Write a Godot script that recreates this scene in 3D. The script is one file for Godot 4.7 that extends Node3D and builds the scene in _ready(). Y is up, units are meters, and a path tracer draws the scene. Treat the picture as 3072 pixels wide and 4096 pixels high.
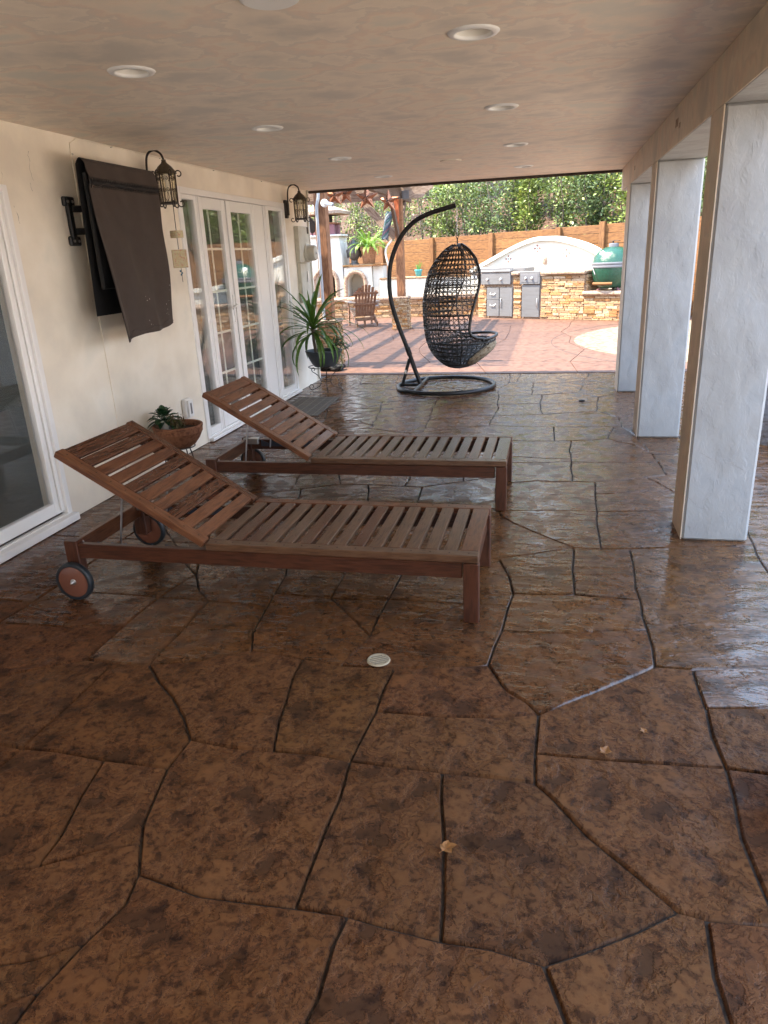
extends Node3D
# A covered patio with two wet teak loungers, a hanging egg chair, and a sunlit yard with an outdoor kitchen beyond.

const XW := -3.16      # face of the house wall
const XC := 0.755      # inner face of the columns and the beam
const CEIL := 2.44
const ZEND := -9.75    # end of the patio roof
const FV := [-3.16,0.60,3.40,0.60,3.40,-10.00,-3.16,-10.00,-2.58,-2.60,-2.56,-2.82,-2.55,-2.90,-2.56,-3.19,-2.83,-2.83,-2.38,-2.97,-1.93,-2.97,-1.65,-2.95,-1.33,-2.94,-1.87,-3.24,-2.01,-3.42,-1.94,-2.66,-1.94,-2.36,-1.93,-3.43,-2.26,-2.61,-1.63,-2.63,-1.64,-2.36,-2.24,-2.17,-2.07,-2.27,-1.80,-2.35,-1.42,-2.42,-1.24,-2.54,-1.00,-2.51,-0.81,-2.48,-1.80,-2.20,-1.81,-1.93,-1.81,-1.78,-1.81,-1.66,-1.92,-1.78,-1.65,-1.78,-1.47,-1.77,-1.22,-1.77,-1.42,-2.16,-1.30,-2.03,-1.21,-1.91,-0.90,-1.91,-0.61,-1.91,-0.97,-2.23,-1.30,-2.70,-1.03,-3.08,-0.86,-2.88,-0.75,-2.73,-1.33,-3.09,-0.74,-3.10,-1.36,-3.31,-1.41,-3.49,-1.04,-3.35,-1.05,-3.53,-0.74,-3.38,-0.74,-3.57,-0.59,-2.49,-0.39,-2.52,-0.21,-2.58,-0.60,-2.18,-0.36,-3.10,-0.15,-3.11,-0.58,-2.93,-0.15,-3.25,-0.18,-2.86,0.15,-3.26,0.45,-3.26,0.12,-2.88,0.46,-2.96,0.45,-2.66,-0.12,-2.41,-0.04,-2.33,-0.00,-2.26,0.20,-2.44,0.33,-2.55,0.60,-2.66,0.92,-2.74,0.59,-2.40,0.59,-2.24,0.59,-2.07,0.59,-1.93,0.84,-2.44,-0.01,-2.05,-0.01,-1.91,-0.35,-2.20,0.22,-2.05,0.74,-2.07,-0.50,-1.90,-0.31,-1.90,-1.44,-1.58,-1.19,-1.62,-1.40,-1.42,-1.39,-1.33,-1.51,-1.28,-1.26,-1.40,-1.14,-1.45,-1.17,-1.52,-1.08,-1.34,-0.88,-1.31,-0.69,-1.32,-0.61,-1.32,-0.47,-1.32,-0.37,-1.31,-1.06,-1.24,-1.10,-1.12,-1.13,-0.99,-1.23,-0.93,-1.14,-0.88,-0.61,-1.72,-0.61,-1.63,-0.61,-1.47,-0.48,-1.23,-0.47,-1.10,-0.48,-1.03,-0.48,-0.92,-0.36,-0.95,-0.29,-1.78,-0.25,-1.61,-0.23,-1.39,-0.21,-1.30,-0.10,-1.29,0.03,-1.27,0.05,-1.84,0.16,-1.70,0.28,-1.57,0.37,-1.47,0.12,-1.32,0.25,-1.41,0.44,-1.47,0.59,-1.48,0.58,-1.77,0.08,-1.14,0.11,-1.04,0.43,-1.32,0.43,-1.21,0.43,-1.10,0.47,-3.88,0.46,-3.53,0.16,-3.86,0.15,-3.59,-0.24,-3.66,-0.18,-3.45,0.31,-3.87,0.67,-3.92,1.02,-3.99,-0.09,-4.12,-0.29,-4.34,-0.33,-4.63,-0.02,-3.77,-0.42,-3.66,0.32,-4.50,-0.25,-4.46,0.79,-4.54,1.18,-4.56,0.34,-5.12,0.33,-4.84,-0.25,-5.05,-0.08,-5.11,0.18,-5.12,0.55,-5.20,0.86,-5.35,0.93,-5.39,1.34,-5.49,0.84,-4.98,0.70,-5.26,0.94,-4.54,0.18,-5.64,0.19,-6.31,-0.35,-5.57,0.91,-5.67,1.38,-5.72,-0.46,-6.28,0.51,-6.40,0.05,-6.30,0.82,-5.92,0.70,-6.20,1.34,-5.97,0.59,-6.87,0.67,-6.87,0.68,-7.28,0.75,-6.61,-0.75,-7.32,-0.55,-7.33,-0.06,-7.40,0.48,-7.56,0.87,-7.41,0.54,-8.34,0.34,-8.63,0.94,-8.70,1.16,-8.83,-1.01,-8.36,-0.34,-8.43,0.40,-9.13,-0.09,-8.47,0.05,-6.84,-0.90,-7.92,-0.10,-7.94,0.51,-8.03,-0.20,-9.25,-1.00,-8.99,0.91,-9.40,1.16,-9.49,-0.21,-8.45,0.48,-9.73,0.50,-10.00,-0.40,-9.89,-0.40,-10.00,-0.83,-6.83,-0.57,-6.87,-2.71,-4.52,-2.26,-4.63,-1.84,-4.73,-1.51,-4.92,-1.02,-4.91,-0.88,-4.90,-0.37,-5.20,-1.92,-5.23,-1.99,-5.60,-1.63,-5.31,-1.71,-5.75,-1.03,-5.35,-1.03,-5.79,-0.60,-5.05,-0.66,-5.38,-0.73,-5.81,-1.29,-4.92,-1.18,-4.47,-1.10,-4.08,-0.86,-4.50,-0.81,-4.11,-2.33,-4.61,-2.23,-4.12,-1.66,-4.17,-2.89,-5.62,-1.39,-5.74,-0.31,-5.77,-0.45,-4.33,-2.33,-6.59,-1.75,-6.74,-1.28,-6.54,-0.56,-8.06,-1.73,-6.83,-1.92,-7.07,-2.31,-7.16,-1.83,-7.65,-2.26,-7.71,-1.90,-8.07,-2.51,-8.61,-1.27,-8.07,-0.53,-7.71,-0.85,-7.24,-1.20,-7.13,-2.47,-9.21,-2.04,-9.36,-1.45,-9.18,-2.62,-10.00,-2.07,-9.79,-2.72,-8.47,-2.92,-9.74,-1.48,-10.00,-1.01,-8.72,-0.61,-8.78,-1.25,-8.59,-0.51,-9.30,-0.01,-9.28,-2.65,-5.99,-2.03,-6.66,-3.16,-9.34,-2.30,-9.30,-1.20,-9.42,1.20,-9.40,3.40,-9.35,-3.16,-8.94,-2.00,-8.90,-2.20,-9.30,-2.24,-10.00,-1.30,-9.40,-1.22,-10.00,-0.54,-10.00,0.40,-9.33,1.60,-9.40,1.52,-10.00,2.50,-9.40,2.58,-10.00,-2.55,-7.20,-2.45,-8.00,-3.16,-6.58,-2.60,-6.50,-2.20,-6.90,-3.16,-7.41,-2.30,-7.50,-3.16,-8.20,-2.30,-8.20,-3.16,-5.88,-2.40,-5.80,-2.10,-6.20,-2.50,-5.00,-3.16,-5.19,-2.20,-5.10,1.20,0.60,1.12,-1.50,1.15,-10.00,2.30,0.60,2.20,-2.00,2.35,-5.00,2.21,-10.00,3.40,-0.49,1.10,-8.60,3.40,-8.51,1.10,-7.70,3.40,-7.79,1.10,-6.90,3.40,-6.81,1.10,-5.40,3.40,-5.58,1.10,-2.90,3.40,-2.99,1.10,-1.60,3.40,-1.51,-3.16,-0.21,-1.90,-0.30,-0.60,-0.10,0.50,-0.30,1.20,-0.20,-2.40,-0.25,-2.31,0.60,-1.20,-0.20,-1.11,0.60,0.10,-0.20,0.01,0.60,-3.16,-0.84,-2.00,-0.80,-1.20,-1.05,-2.20,-0.82,-2.10,-0.25,-2.60,-1.60,-2.50,-0.82,-2.61,-4.55,-3.16,-2.85,-3.16,-4.86,-2.14,-4.13,-3.16,-1.65,-1.86,-0.84,-3.16,-1.87,-1.58,-4.16,-0.73,-4.16,1.12,-2.79,1.12,-2.49,1.12,-2.07,-2.12,-0.35,0.34,-0.27,1.13,-4.02,-3.16,-3.71,2.33,-5.75,-0.68,-5.52,-0.76,-6.26,2.32,-6.06,-0.87,-7.32,1.14,-7.60,-1.26,-8.33,-1.26,-7.91,-1.20,-8.92,-1.18,-6.78,-3.16,-4.41,-3.16,-5.62,0.18,-5.72,-2.48,-7.74,-2.09,-10.00,-3.01,-10.00,-2.73,-5.84,-1.15,-8.87,-2.43,-8.20,-2.01,-7.09,-1.81,-7.55,-2.04,-8.20,-1.94,-6.41,-1.89,-5.07,-2.76,-2.83,-0.30,-4.43,1.13,-5.44,0.84,-5.66,1.13,-5.69,1.14,-5.95,-0.58,-8.41,-0.56,-7.93,-0.54,-9.14,0.84,-9.36,-0.42,-9.29,-1.77,-4.77,-1.70,-5.67,-2.42,-5.61,-1.16,-6.59,-1.25,-7.71,-2.49,-8.92,-1.97,-9.34,-2.49,-9.31,-2.77,-9.32,-2.62,-8.92,-1.45,-9.39,-2.41,-7.49,-2.63,-8.20,-2.33,-6.77,1.15,-9.39,2.22,-9.38,-2.52,-7.48,-2.48,-5.13,1.16,-0.40,2.26,-0.45,2.22,-1.56,2.25,-2.95,2.25,-8.55,2.27,-7.75,2.30,-6.85,2.34,-5.50,-2.59,-4.15,-2.58,-3.70,-2.23,-3.69,-2.86,-4.48,-2.01,-3.69,-2.82,-1.84,-2.64,-1.94,-1.84,-1.12,-2.63,-1.83,-1.46,-3.68,-1.06,-3.67,-0.74,-3.66,0.29,-0.46]
const FF := [[258,368,359,197,383,259],[258,259,381,188,357,260],[258,260,357,246,244,372,245,391,271,368],[206,180,181,182,177,176,175,192],[206,192,171,169,353,222,219,237,389],[206,389,360,205],[206,205,360,249,248,355,179,180],[389,237,236,239,371,242,244,246,358,390,249,360],[98,108,107,106,40,85,86,114,115,116,117,100,99],[98,99,109,110,111,112,319,324,105,103,102,101,95,96,97],[98,97,96,95,93,94,88,35,38,39,40,106,107,108],[99,100,117,118,119,129,130,424,113,111,110,109],[304,1,300,405],[304,405,406,316],[405,300,297,321,404],[405,404,298,315,406],[74,344,345,79,75,73],[74,73,67,66,64,135,134,141,142,349,313,344],[344,313,407,301,406,315,346,345],[158,378,167,379,377,159],[158,159,377,311,151,163,161,162],[158,162,157,152,156,164,378],[70,69,68,56,62,65,66,67,72,71],[70,71,72,67,73,75,76,77,83,80],[70,80,81,86,85,40,57,82],[70,82,57,54,55,56,68,69],[297,327,326,348,320,321],[321,320,133,132,131,126,127,128,78,77,84,346,315,298,404],[359,252,396,274,267,261,383,197],[359,368,271,391,250,266,272,392,252],[210,216,387,232,219,218,211,223],[210,223,224,225,342,230,386],[210,386,209,374,214,215,387,216],[386,230,338,229,228,208,209],[131,132,133,320,424,130,129,119,124,125,123,126],[287,289,398,364,402],[287,402,282,285,284],[402,364,397],[402,397,241,399,285,282],[333,420,32,30,31,419,334],[333,334,328,339,417,420],[334,419,340,329,331],[334,331,347,332,322,317,328],[257,275,274,396],[257,396,392,251,254,365],[396,252,392],[150,163,151,349,142,141,134,140,148],[150,148,153,161,163],[214,374,296,403,388,215],[374,209,208,228,335,294,403,296],[275,276,261,267,274],[276,204,203,385,261],[14,414,416,17,13],[14,13,10,9,5,6,7,413,414],[414,413,412],[414,412,335,228,229,338,416],[250,391,395,394,393],[393,394,256,366,253],[393,253,273,272,266],[416,338,230,342,421],[416,421,49,48,46,12,11,13,17],[350,361,415,412,413],[350,413,7,6,5,375,8,336],[262,385,203,204,202,201,277],[262,277,190,196,383,261,385],[172,173,170,175,176,178],[172,178,176,177,183,356,309,380],[172,380,379,167,378],[172,378,164,363,165,170,173],[157,162,161,153,152],[15,10,11,19,20,23,16],[15,16,22,21,418,375,5,4,18],[15,18,4,5,9,10],[16,23,28,29,30,32,420,418,21,22],[223,211,212,226,227,225,224],[354,410,310,312,411,351],[354,351,168,379,380,174],[354,174,380,309,410],[410,309,356,307,409],[410,409,308,310],[419,31,30,33,34,87,89,90,91],[419,91,90,92,93,95,101,102,330,340],[48,49,421,422,51,50,43,46],[80,83,77,78,128,127,126,123,122,121,120,81],[81,120,121,122,123,125,124,119,118,117,116,115,114,86],[329,340,330,102,103,104,347,331],[288,371,239,240,370,241,397],[288,397,364,243,242,371],[235,399,286,370,240,239,236,264],[235,264,373,293,292,367,263],[235,263,367,291,284,285,399],[264,236,237,219,232,387,217,373],[291,367,292,388,231,362],[301,407,314,316,406],[407,302,411,312,314],[407,313,349,151,311,411,302],[165,363,233,222,353,169,171],[165,171,192,175,170],[55,54,27,45,60,58,59,62,56],[47,52,53,423,147,138,139,61,59,58],[47,58,60,45],[47,45,44,43],[47,43,50,51,422,423,53,52],[87,34,35,88,94,93,92,90,89],[259,383,196,200,189,381],[248,249,390,247,180,179,355],[187,400,268,278,401,408,305],[187,305,307,356,183,177,182,195,184,186],[187,186,184,185,190,384,400],[400,199,299,279,278,268],[400,384,198,199],[358,246,357,188,381,238,382,193],[358,193,382,247,390],[388,292,293,373,217,387,215],[388,403,295,362,231],[403,294,335,207,415,337,295],[278,279,303,401],[401,303,281,280],[401,280,269,306,408],[182,181,194,195],[195,194,191,185,184],[273,365,254,251,272],[322,332,318,324,325,323],[322,323,0,317],[25,42,12,46,43,44,45,27,26],[25,26,41,39,38,37,36,20,24],[25,24,20,19,11,12,42],[180,247,382,194,181],[332,347,104,103,105,324,318],[2,269,280,281],[225,227,343,423,422],[225,422,421,342],[242,243,364,283,369,290,372,244],[190,277,384],[190,185,191,200,196],[277,201,202,299,199,198,384],[134,135,64,63,137,136,140],[339,341,417],[211,218,219,222,352,221,220,212],[212,220,213,145,376,234,343,227,226],[64,66,65,62,59,61,63],[138,147,423,343,234,376,144,143,136,146],[138,146,136,137,63,61,139],[77,76,75,79,345,346,84],[54,57,40,39,41,26,27],[351,411,311,377,160],[351,160,377,379,168],[194,382,238,381,189,200,191],[341,336,8,375,418,417],[3,366,256,394,265],[265,394,395,270],[28,23,20,36,37,38,35,34,33,30,29],[306,308,409,408],[152,153,148,149,376,145,213,154,155,156],[391,245,395],[395,245,255,398,289,270],[348,424,320],[348,326,319,112,111,113,424],[364,398,369,283],[324,319,326,327,325],[140,136,143,144,376,149,148],[245,372,290,369,398,255],[156,155,154,213,220,221,352,166,164],[164,166,352,222,233,363],[307,305,408,409],[10,13,11],[361,337,415],[241,370,286,399],[335,412,415,207]]


var rng := RandomNumberGenerator.new()
var taken := {}
var M := {}

class MB:
	var v := PackedVector3Array()
	var n := PackedVector3Array()
	var t := PackedVector2Array()
	var c := PackedColorArray()
	var ix := PackedInt32Array()
	var col := Color(1, 1, 1)
	var uo := Vector2.ZERO

	func tri(a: Vector3, b: Vector3, d: Vector3, na: Vector3, nb: Vector3, nd: Vector3, ua := Vector2.ZERO, ub := Vector2.ZERO, ud := Vector2.ZERO) -> void:
		var k := v.size()
		v.push_back(a); v.push_back(b); v.push_back(d)
		n.push_back(na); n.push_back(nb); n.push_back(nd)
		t.push_back(ua + uo); t.push_back(ub + uo); t.push_back(ud + uo)
		c.push_back(col); c.push_back(col); c.push_back(col)
		ix.push_back(k)
		if (b - a).cross(d - a).dot(na + nb + nd) > 0.0:
			ix.push_back(k + 2); ix.push_back(k + 1)
		else:
			ix.push_back(k + 1); ix.push_back(k + 2)

	func quad(a: Vector3, b: Vector3, d: Vector3, e: Vector3, nn: Vector3, ua := Vector2.ZERO, ub := Vector2.ZERO, ud := Vector2.ZERO, ue := Vector2.ZERO) -> void:
		tri(a, b, d, nn, nn, nn, ua, ub, ud)
		tri(a, d, e, nn, nn, nn, ua, ud, ue)

	func quad4(p: Array, q: Array) -> void:  # four points with four normals
		tri(p[0], p[1], p[2], q[0], q[1], q[2])
		tri(p[0], p[2], p[3], q[0], q[2], q[3])

	# a box with chamfered edges; the u of each face runs along the box's longest side
	func box(ce: Vector3, s: Vector3, bev := 0.004, bs := Basis.IDENTITY, jit := 0.0, rg: RandomNumberGenerator = null) -> void:
		var h := s * 0.5
		bev = minf(bev, minf(h.x, minf(h.y, h.z)) * 0.6)
		var lx := 0 if s.x >= s.y and s.x >= s.z else (1 if s.y >= s.z else 2)
		var j := []
		for i in 8:
			j.append(Vector3(rg.randf_range(-jit, jit), rg.randf_range(-jit, jit), rg.randf_range(-jit, jit)) if rg else Vector3.ZERO)
		var pt := func(sx: int, sy: int, sz: int, ax: int) -> Vector3:
			var p := Vector3(sx * h.x, sy * h.y, sz * h.z)
			for k in 3:
				if k != ax:
					p[k] -= signf(p[k]) * bev
			return p + j[(1 if sx > 0 else 0) + (2 if sy > 0 else 0) + (4 if sz > 0 else 0)]
		for ax in 3:
			var b1 := (ax + 1) % 3
			var b2 := (ax + 2) % 3
			for sg in [-1, 1]:
				var co := []
				for q in [[-1, -1], [1, -1], [1, 1], [-1, 1]]:
					var g := [0, 0, 0]
					g[ax] = sg; g[b1] = q[0]; g[b2] = q[1]
					co.append(pt.call(g[0], g[1], g[2], ax))
				var nn := Vector3.ZERO
				nn[ax] = sg
				var ul := lx if lx != ax else b1
				var ww := 3 - ul - ax
				var u := []
				for p in co:
					u.append(Vector2(p[ul], p[ww]))
				quad(ce + bs * co[0], ce + bs * co[1], ce + bs * co[2], ce + bs * co[3], (bs * nn).normalized(), u[0], u[1], u[2], u[3])
		for ax in 3:  # edges that run along ax
			var b1 := (ax + 1) % 3
			var b2 := (ax + 2) % 3
			for s1 in [-1, 1]:
				for s2 in [-1, 1]:
					var co := []
					for q in [[-1, b1], [1, b1], [1, b2], [-1, b2]]:
						var g := [0, 0, 0]
						g[ax] = q[0]; g[b1] = s1; g[b2] = s2
						co.append(ce + bs * pt.call(g[0], g[1], g[2], q[1]))
					var nn := Vector3.ZERO
					nn[b1] = s1; nn[b2] = s2
					quad(co[0], co[1], co[2], co[3], (bs * nn).normalized(), Vector2(-h[ax], 0), Vector2(h[ax], 0), Vector2(h[ax], bev), Vector2(-h[ax], bev))
		for sx in [-1, 1]:
			for sy in [-1, 1]:
				for sz in [-1, 1]:
					var nn := (bs * Vector3(sx, sy, sz)).normalized()
					tri(ce + bs * pt.call(sx, sy, sz, 0), ce + bs * pt.call(sx, sy, sz, 1), ce + bs * pt.call(sx, sy, sz, 2), nn, nn, nn)

	func bar(a: Vector3, b: Vector3, w: float, th: float, bev := 0.003, up := Vector3.UP) -> void:  # a beam from a to b, w wide across, th thick along up
		var x := (b - a).normalized()
		if absf(x.dot(up)) > 0.98:
			up = Vector3.RIGHT
		var z := x.cross(up).normalized()
		var y := z.cross(x).normalized()
		box((a + b) * 0.5, Vector3((b - a).length(), th, w), bev, Basis(x, y, z))

	func tube(p: Array, r: Variant, sides := 8, closed := false, cap := true) -> void:
		var cnt := p.size()
		var rings := []
		var norms := []
		var up := Vector3.ZERO
		for i in cnt:
			var d: Vector3
			if closed:
				d = p[(i + 1) % cnt] - p[(i - 1 + cnt) % cnt]
			else:
				d = p[mini(i + 1, cnt - 1)] - p[maxi(i - 1, 0)]
			d = d.normalized()
			if up == Vector3.ZERO:
				up = Vector3.UP if absf(d.y) < 0.9 else Vector3.RIGHT
			var s := d.cross(up).normalized()
			up = s.cross(d).normalized()
			var rr: float = r[i] if r is Array else r
			var ring := []
			var nr := []
			for k in sides:
				var a := TAU * k / sides
				var o := s * cos(a) + up * sin(a)
				ring.append(p[i] + o * rr)
				nr.append(o)
			rings.append(ring)
			norms.append(nr)
		for i in (cnt if closed else cnt - 1):
			var i2 := (i + 1) % cnt
			for k in sides:
				var k2 := (k + 1) % sides
				quad4([rings[i][k], rings[i][k2], rings[i2][k2], rings[i2][k]], [norms[i][k], norms[i][k2], norms[i2][k2], norms[i2][k]])
		if cap and not closed:
			for e in [0, cnt - 1]:
				var nn: Vector3 = (p[0] - p[1]).normalized() if e == 0 else (p[cnt - 1] - p[cnt - 2]).normalized()
				for k in sides:
					tri(p[e], rings[e][k], rings[e][(k + 1) % sides], nn, nn, nn)

	func lathe(pr: Array, segs := 24, ce := Vector3.ZERO, bs := Basis.IDENTITY, sq := Vector2(1, 1)) -> void:  # profile of (radius, height)
		var nr := []
		for i in pr.size():
			var a: Vector2 = pr[maxi(i - 1, 0)]
			var b: Vector2 = pr[mini(i + 1, pr.size() - 1)]
			var d := (b - a).normalized()
			nr.append(Vector2(d.y, -d.x))
		for i in pr.size() - 1:
			var p0: Vector2 = pr[i]
			var p1: Vector2 = pr[i + 1]
			var e := (p1 - p0).normalized()
			var flat := Vector2(e.y, -e.x)
			var n0: Vector2 = nr[i] if nr[i].dot(flat) > 0.8 else flat
			var n1: Vector2 = nr[i + 1] if nr[i + 1].dot(flat) > 0.8 else flat
			for k in segs:
				var a0 := TAU * k / segs
				var a1 := TAU * (k + 1) / segs
				var P := func(q: Vector2, a: float) -> Vector3: return ce + bs * Vector3(q.x * cos(a) * sq.x, q.y, q.x * sin(a) * sq.y)
				var N := func(q: Vector2, a: float) -> Vector3: return (bs * Vector3(q.x * cos(a), q.y, q.x * sin(a))).normalized()
				if p0.x < 1e-5 and p1.x < 1e-5:
					continue
				if p0.x < 1e-5:
					tri(P.call(p0, a0), P.call(p1, a0), P.call(p1, a1), N.call(n0, a0), N.call(n1, a0), N.call(n1, a1))
				elif p1.x < 1e-5:
					tri(P.call(p0, a0), P.call(p1, a0), P.call(p0, a1), N.call(n0, a0), N.call(n1, a0), N.call(n0, a1))
				else:
					quad4([P.call(p0, a0), P.call(p1, a0), P.call(p1, a1), P.call(p0, a1)], [N.call(n0, a0), N.call(n1, a0), N.call(n1, a1), N.call(n0, a1)])

	func prism(poly: PackedVector2Array, o: Vector3, x: Vector3, y: Vector3, z: Vector3, depth: float) -> void:  # polygon in the x-y frame, pushed along z
		var tr := Geometry2D.triangulate_polygon(poly)
		for i in range(0, tr.size(), 3):
			var q := [poly[tr[i]], poly[tr[i + 1]], poly[tr[i + 2]]]
			var w := []
			for e in q:
				w.append(o + x * e.x + y * e.y)
			tri(w[0], w[1], w[2], -z, -z, -z, q[0], q[1], q[2])
			tri(w[0] + z * depth, w[1] + z * depth, w[2] + z * depth, z, z, z, q[0], q[1], q[2])
		var cw := Geometry2D.is_polygon_clockwise(poly)
		for i in poly.size():
			var a := poly[i]
			var b := poly[(i + 1) % poly.size()]
			var d := (b - a).normalized()
			var nn2 := Vector2(d.y, -d.x) * (-1.0 if cw else 1.0)
			var nn := (x * nn2.x + y * nn2.y).normalized()
			var A := o + x * a.x + y * a.y
			var B := o + x * b.x + y * b.y
			quad(A, B, B + z * depth, A + z * depth, nn, Vector2(0, 0), Vector2(a.distance_to(b), 0), Vector2(a.distance_to(b), depth), Vector2(0, depth))

	func blade(pts: Array, w: Array, side: Vector3) -> void:  # a leaf: a strip along pts, folded a little along its middle
		for i in pts.size() - 1:
			var d: Vector3 = (pts[i + 1] - pts[i]).normalized()
			var s: Vector3 = (side - d * side.dot(d)).normalized()
			var up: Vector3 = s.cross(d).normalized()
			for sg in [-1.0, 1.0]:
				var a: Vector3 = pts[i] + s * sg * w[i] + up * w[i] * 0.3
				var b: Vector3 = pts[i + 1] + s * sg * w[i + 1] + up * w[i + 1] * 0.3
				var nn: Vector3 = (up - s * sg * 0.3).normalized()
				tri(pts[i], pts[i + 1], b, nn, nn, nn)
				if w[i] > 0.0001:
					tri(pts[i], b, a, nn, nn, nn)

	func mesh() -> ArrayMesh:
		var a := []
		a.resize(Mesh.ARRAY_MAX)
		a[Mesh.ARRAY_VERTEX] = v
		a[Mesh.ARRAY_NORMAL] = n
		a[Mesh.ARRAY_TEX_UV] = t
		a[Mesh.ARRAY_COLOR] = c
		a[Mesh.ARRAY_INDEX] = ix
		var m := ArrayMesh.new()
		m.add_surface_from_arrays(Mesh.PRIMITIVE_TRIANGLES, a)
		return m


func lin(r: float, g: float, b: float) -> Color:
	return Color(r, g, b).linear_to_srgb()

func numbered(s: String) -> String:
	var k: int = taken.get(s, -1) + 1
	taken[s] = k
	return s if k == 0 else "%s_%03d" % [s, k]

func thing(called: String, label: String, category: String, at := Vector3.ZERO, turn := 0.0, group := "") -> Node3D:
	var o := Node3D.new()
	o.name = numbered(called)
	add_child(o)
	o.position = at
	o.rotation.y = turn
	tag(o, label, category, group)
	return o

func tag(o: Node, label := "", category := "", group := "", kind := "") -> Node:
	if label: o.set_meta("label", label)
	if category: o.set_meta("category", category)
	if group: o.set_meta("group", group)
	if kind: o.set_meta("kind", kind)
	return o

func put(b: Variant, called: String, m: Material, parent: Node = null, at := Vector3.ZERO) -> MeshInstance3D:
	var o := MeshInstance3D.new()
	o.mesh = b.mesh() if b is MB else b
	o.name = numbered(called) if parent == null else called
	o.material_override = m
	o.position = at
	(self if parent == null else parent).add_child(o, true)
	return o

func structure(b: Variant, called: String, m: Material) -> MeshInstance3D:
	var o := put(b, called, m)
	o.set_meta("kind", "structure")
	return o

func onebox(called: String, m: Material, parent: Node, ce: Vector3, s: Vector3, bev := 0.004) -> MeshInstance3D:
	var b := MB.new()
	b.uo = Vector2(rng.randf() * 7.0, rng.randf() * 7.0)
	b.box(ce, s, bev)
	return put(b, called, m, parent)

func noise(seed_: int, freq: float, oct := 5, type := FastNoiseLite.TYPE_SIMPLEX_SMOOTH, warp := 0.0, fractal := FastNoiseLite.FRACTAL_FBM) -> FastNoiseLite:
	var f := FastNoiseLite.new()
	f.seed = seed_
	f.noise_type = type
	f.frequency = freq
	f.fractal_type = fractal
	f.fractal_octaves = oct
	if warp > 0.0:
		f.domain_warp_enabled = true
		f.domain_warp_amplitude = warp
		f.domain_warp_frequency = freq * 1.5
		f.domain_warp_fractal_octaves = 3
	return f

func rough_noise(seed_: int, freq: float, warp: float) -> FastNoiseLite:
	var f := noise(seed_, freq, 7, FastNoiseLite.TYPE_SIMPLEX_SMOOTH, warp)
	f.fractal_gain = 0.56
	f.domain_warp_frequency = freq * 0.8
	f.domain_warp_fractal_octaves = 5
	f.domain_warp_fractal_gain = 0.55
	return f

func ntex(f: FastNoiseLite, stops: Array, size := 512) -> NoiseTexture2D:
	# stops: [position, Color or grey]
	var t := NoiseTexture2D.new()
	t.width = size
	t.height = size
	t.seamless = true
	t.seamless_blend_skirt = 0.15
	t.noise = f
	var g := Gradient.new()
	var offs := PackedFloat32Array()
	var cols := PackedColorArray()
	for s in stops:
		offs.push_back(s[0])
		cols.push_back(s[1] if s[1] is Color else Color(s[1], s[1], s[1]))
	g.offsets = offs
	g.colors = cols
	t.color_ramp = g
	return t

func mat(c: Color, rough := 0.7, metal := 0.0) -> StandardMaterial3D:
	var m := StandardMaterial3D.new()
	m.albedo_color = c
	m.roughness = rough
	m.metallic = metal
	return m

func tri_mat(c: Color, tex: Texture2D, scale: Vector3, rough := 0.8, bump: Texture2D = null, depth := 0.2) -> StandardMaterial3D:
	var m := mat(c, rough)
	m.albedo_texture = tex
	m.uv1_triplanar = true
	m.uv1_world_triplanar = true
	m.uv1_scale = scale
	m.uv1_triplanar_sharpness = 4.0
	if bump:
		m.heightmap_enabled = true
		m.heightmap_texture = bump
		m.heightmap_scale = depth
	return m

func wood_mat(c: Color, tex: Texture2D, bump: Texture2D, rough := 0.5, sc := Vector3(0.7, 7.0, 1)) -> StandardMaterial3D:
	var m := mat(c, rough)
	m.albedo_texture = tex
	m.uv1_scale = sc
	m.heightmap_enabled = true
	m.heightmap_texture = bump
	m.heightmap_scale = 0.08
	return m

func arc(ce: Vector3, x: Vector3, y: Vector3, r: float, a0: float, a1: float, n: int) -> Array:
	var p := []
	for i in n + 1:
		var a := lerpf(a0, a1, float(i) / n)
		p.append(ce + x * (cos(a) * r) + y * (sin(a) * r))
	return p

func spiral(ce: Vector3, x: Vector3, y: Vector3, r0: float, r1: float, a0: float, a1: float, n: int) -> Array:
	var p := []
	for i in n + 1:
		var k := float(i) / n
		var a := lerpf(a0, a1, k)
		var r := lerpf(r0, r1, k)
		p.append(ce + x * (cos(a) * r) + y * (sin(a) * r))
	return p

func smooth(p: Array, per := 5) -> Array:  # a curve through the points
	var o := []
	for i in p.size() - 1:
		var a: Vector3 = p[maxi(i - 1, 0)]
		var d: Vector3 = p[mini(i + 2, p.size() - 1)]
		for k in per:
			o.append((p[i] as Vector3).cubic_interpolate(p[i + 1], a, d, float(k) / per))
	o.append(p[p.size() - 1])
	return o

func csg_box(ce: Vector3, s: Vector3, op := CSGShape3D.OPERATION_UNION) -> CSGBox3D:
	var b := CSGBox3D.new()
	b.size = s
	b.position = ce
	b.operation = op
	return b

func csg_cyl(ce: Vector3, r: float, h: float, bs := Basis.IDENTITY, sides := 32) -> CSGCylinder3D:
	var b := CSGCylinder3D.new()
	b.radius = r
	b.height = h
	b.sides = sides
	b.transform = Transform3D(bs, ce)
	b.operation = CSGShape3D.OPERATION_SUBTRACTION
	return b

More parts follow.
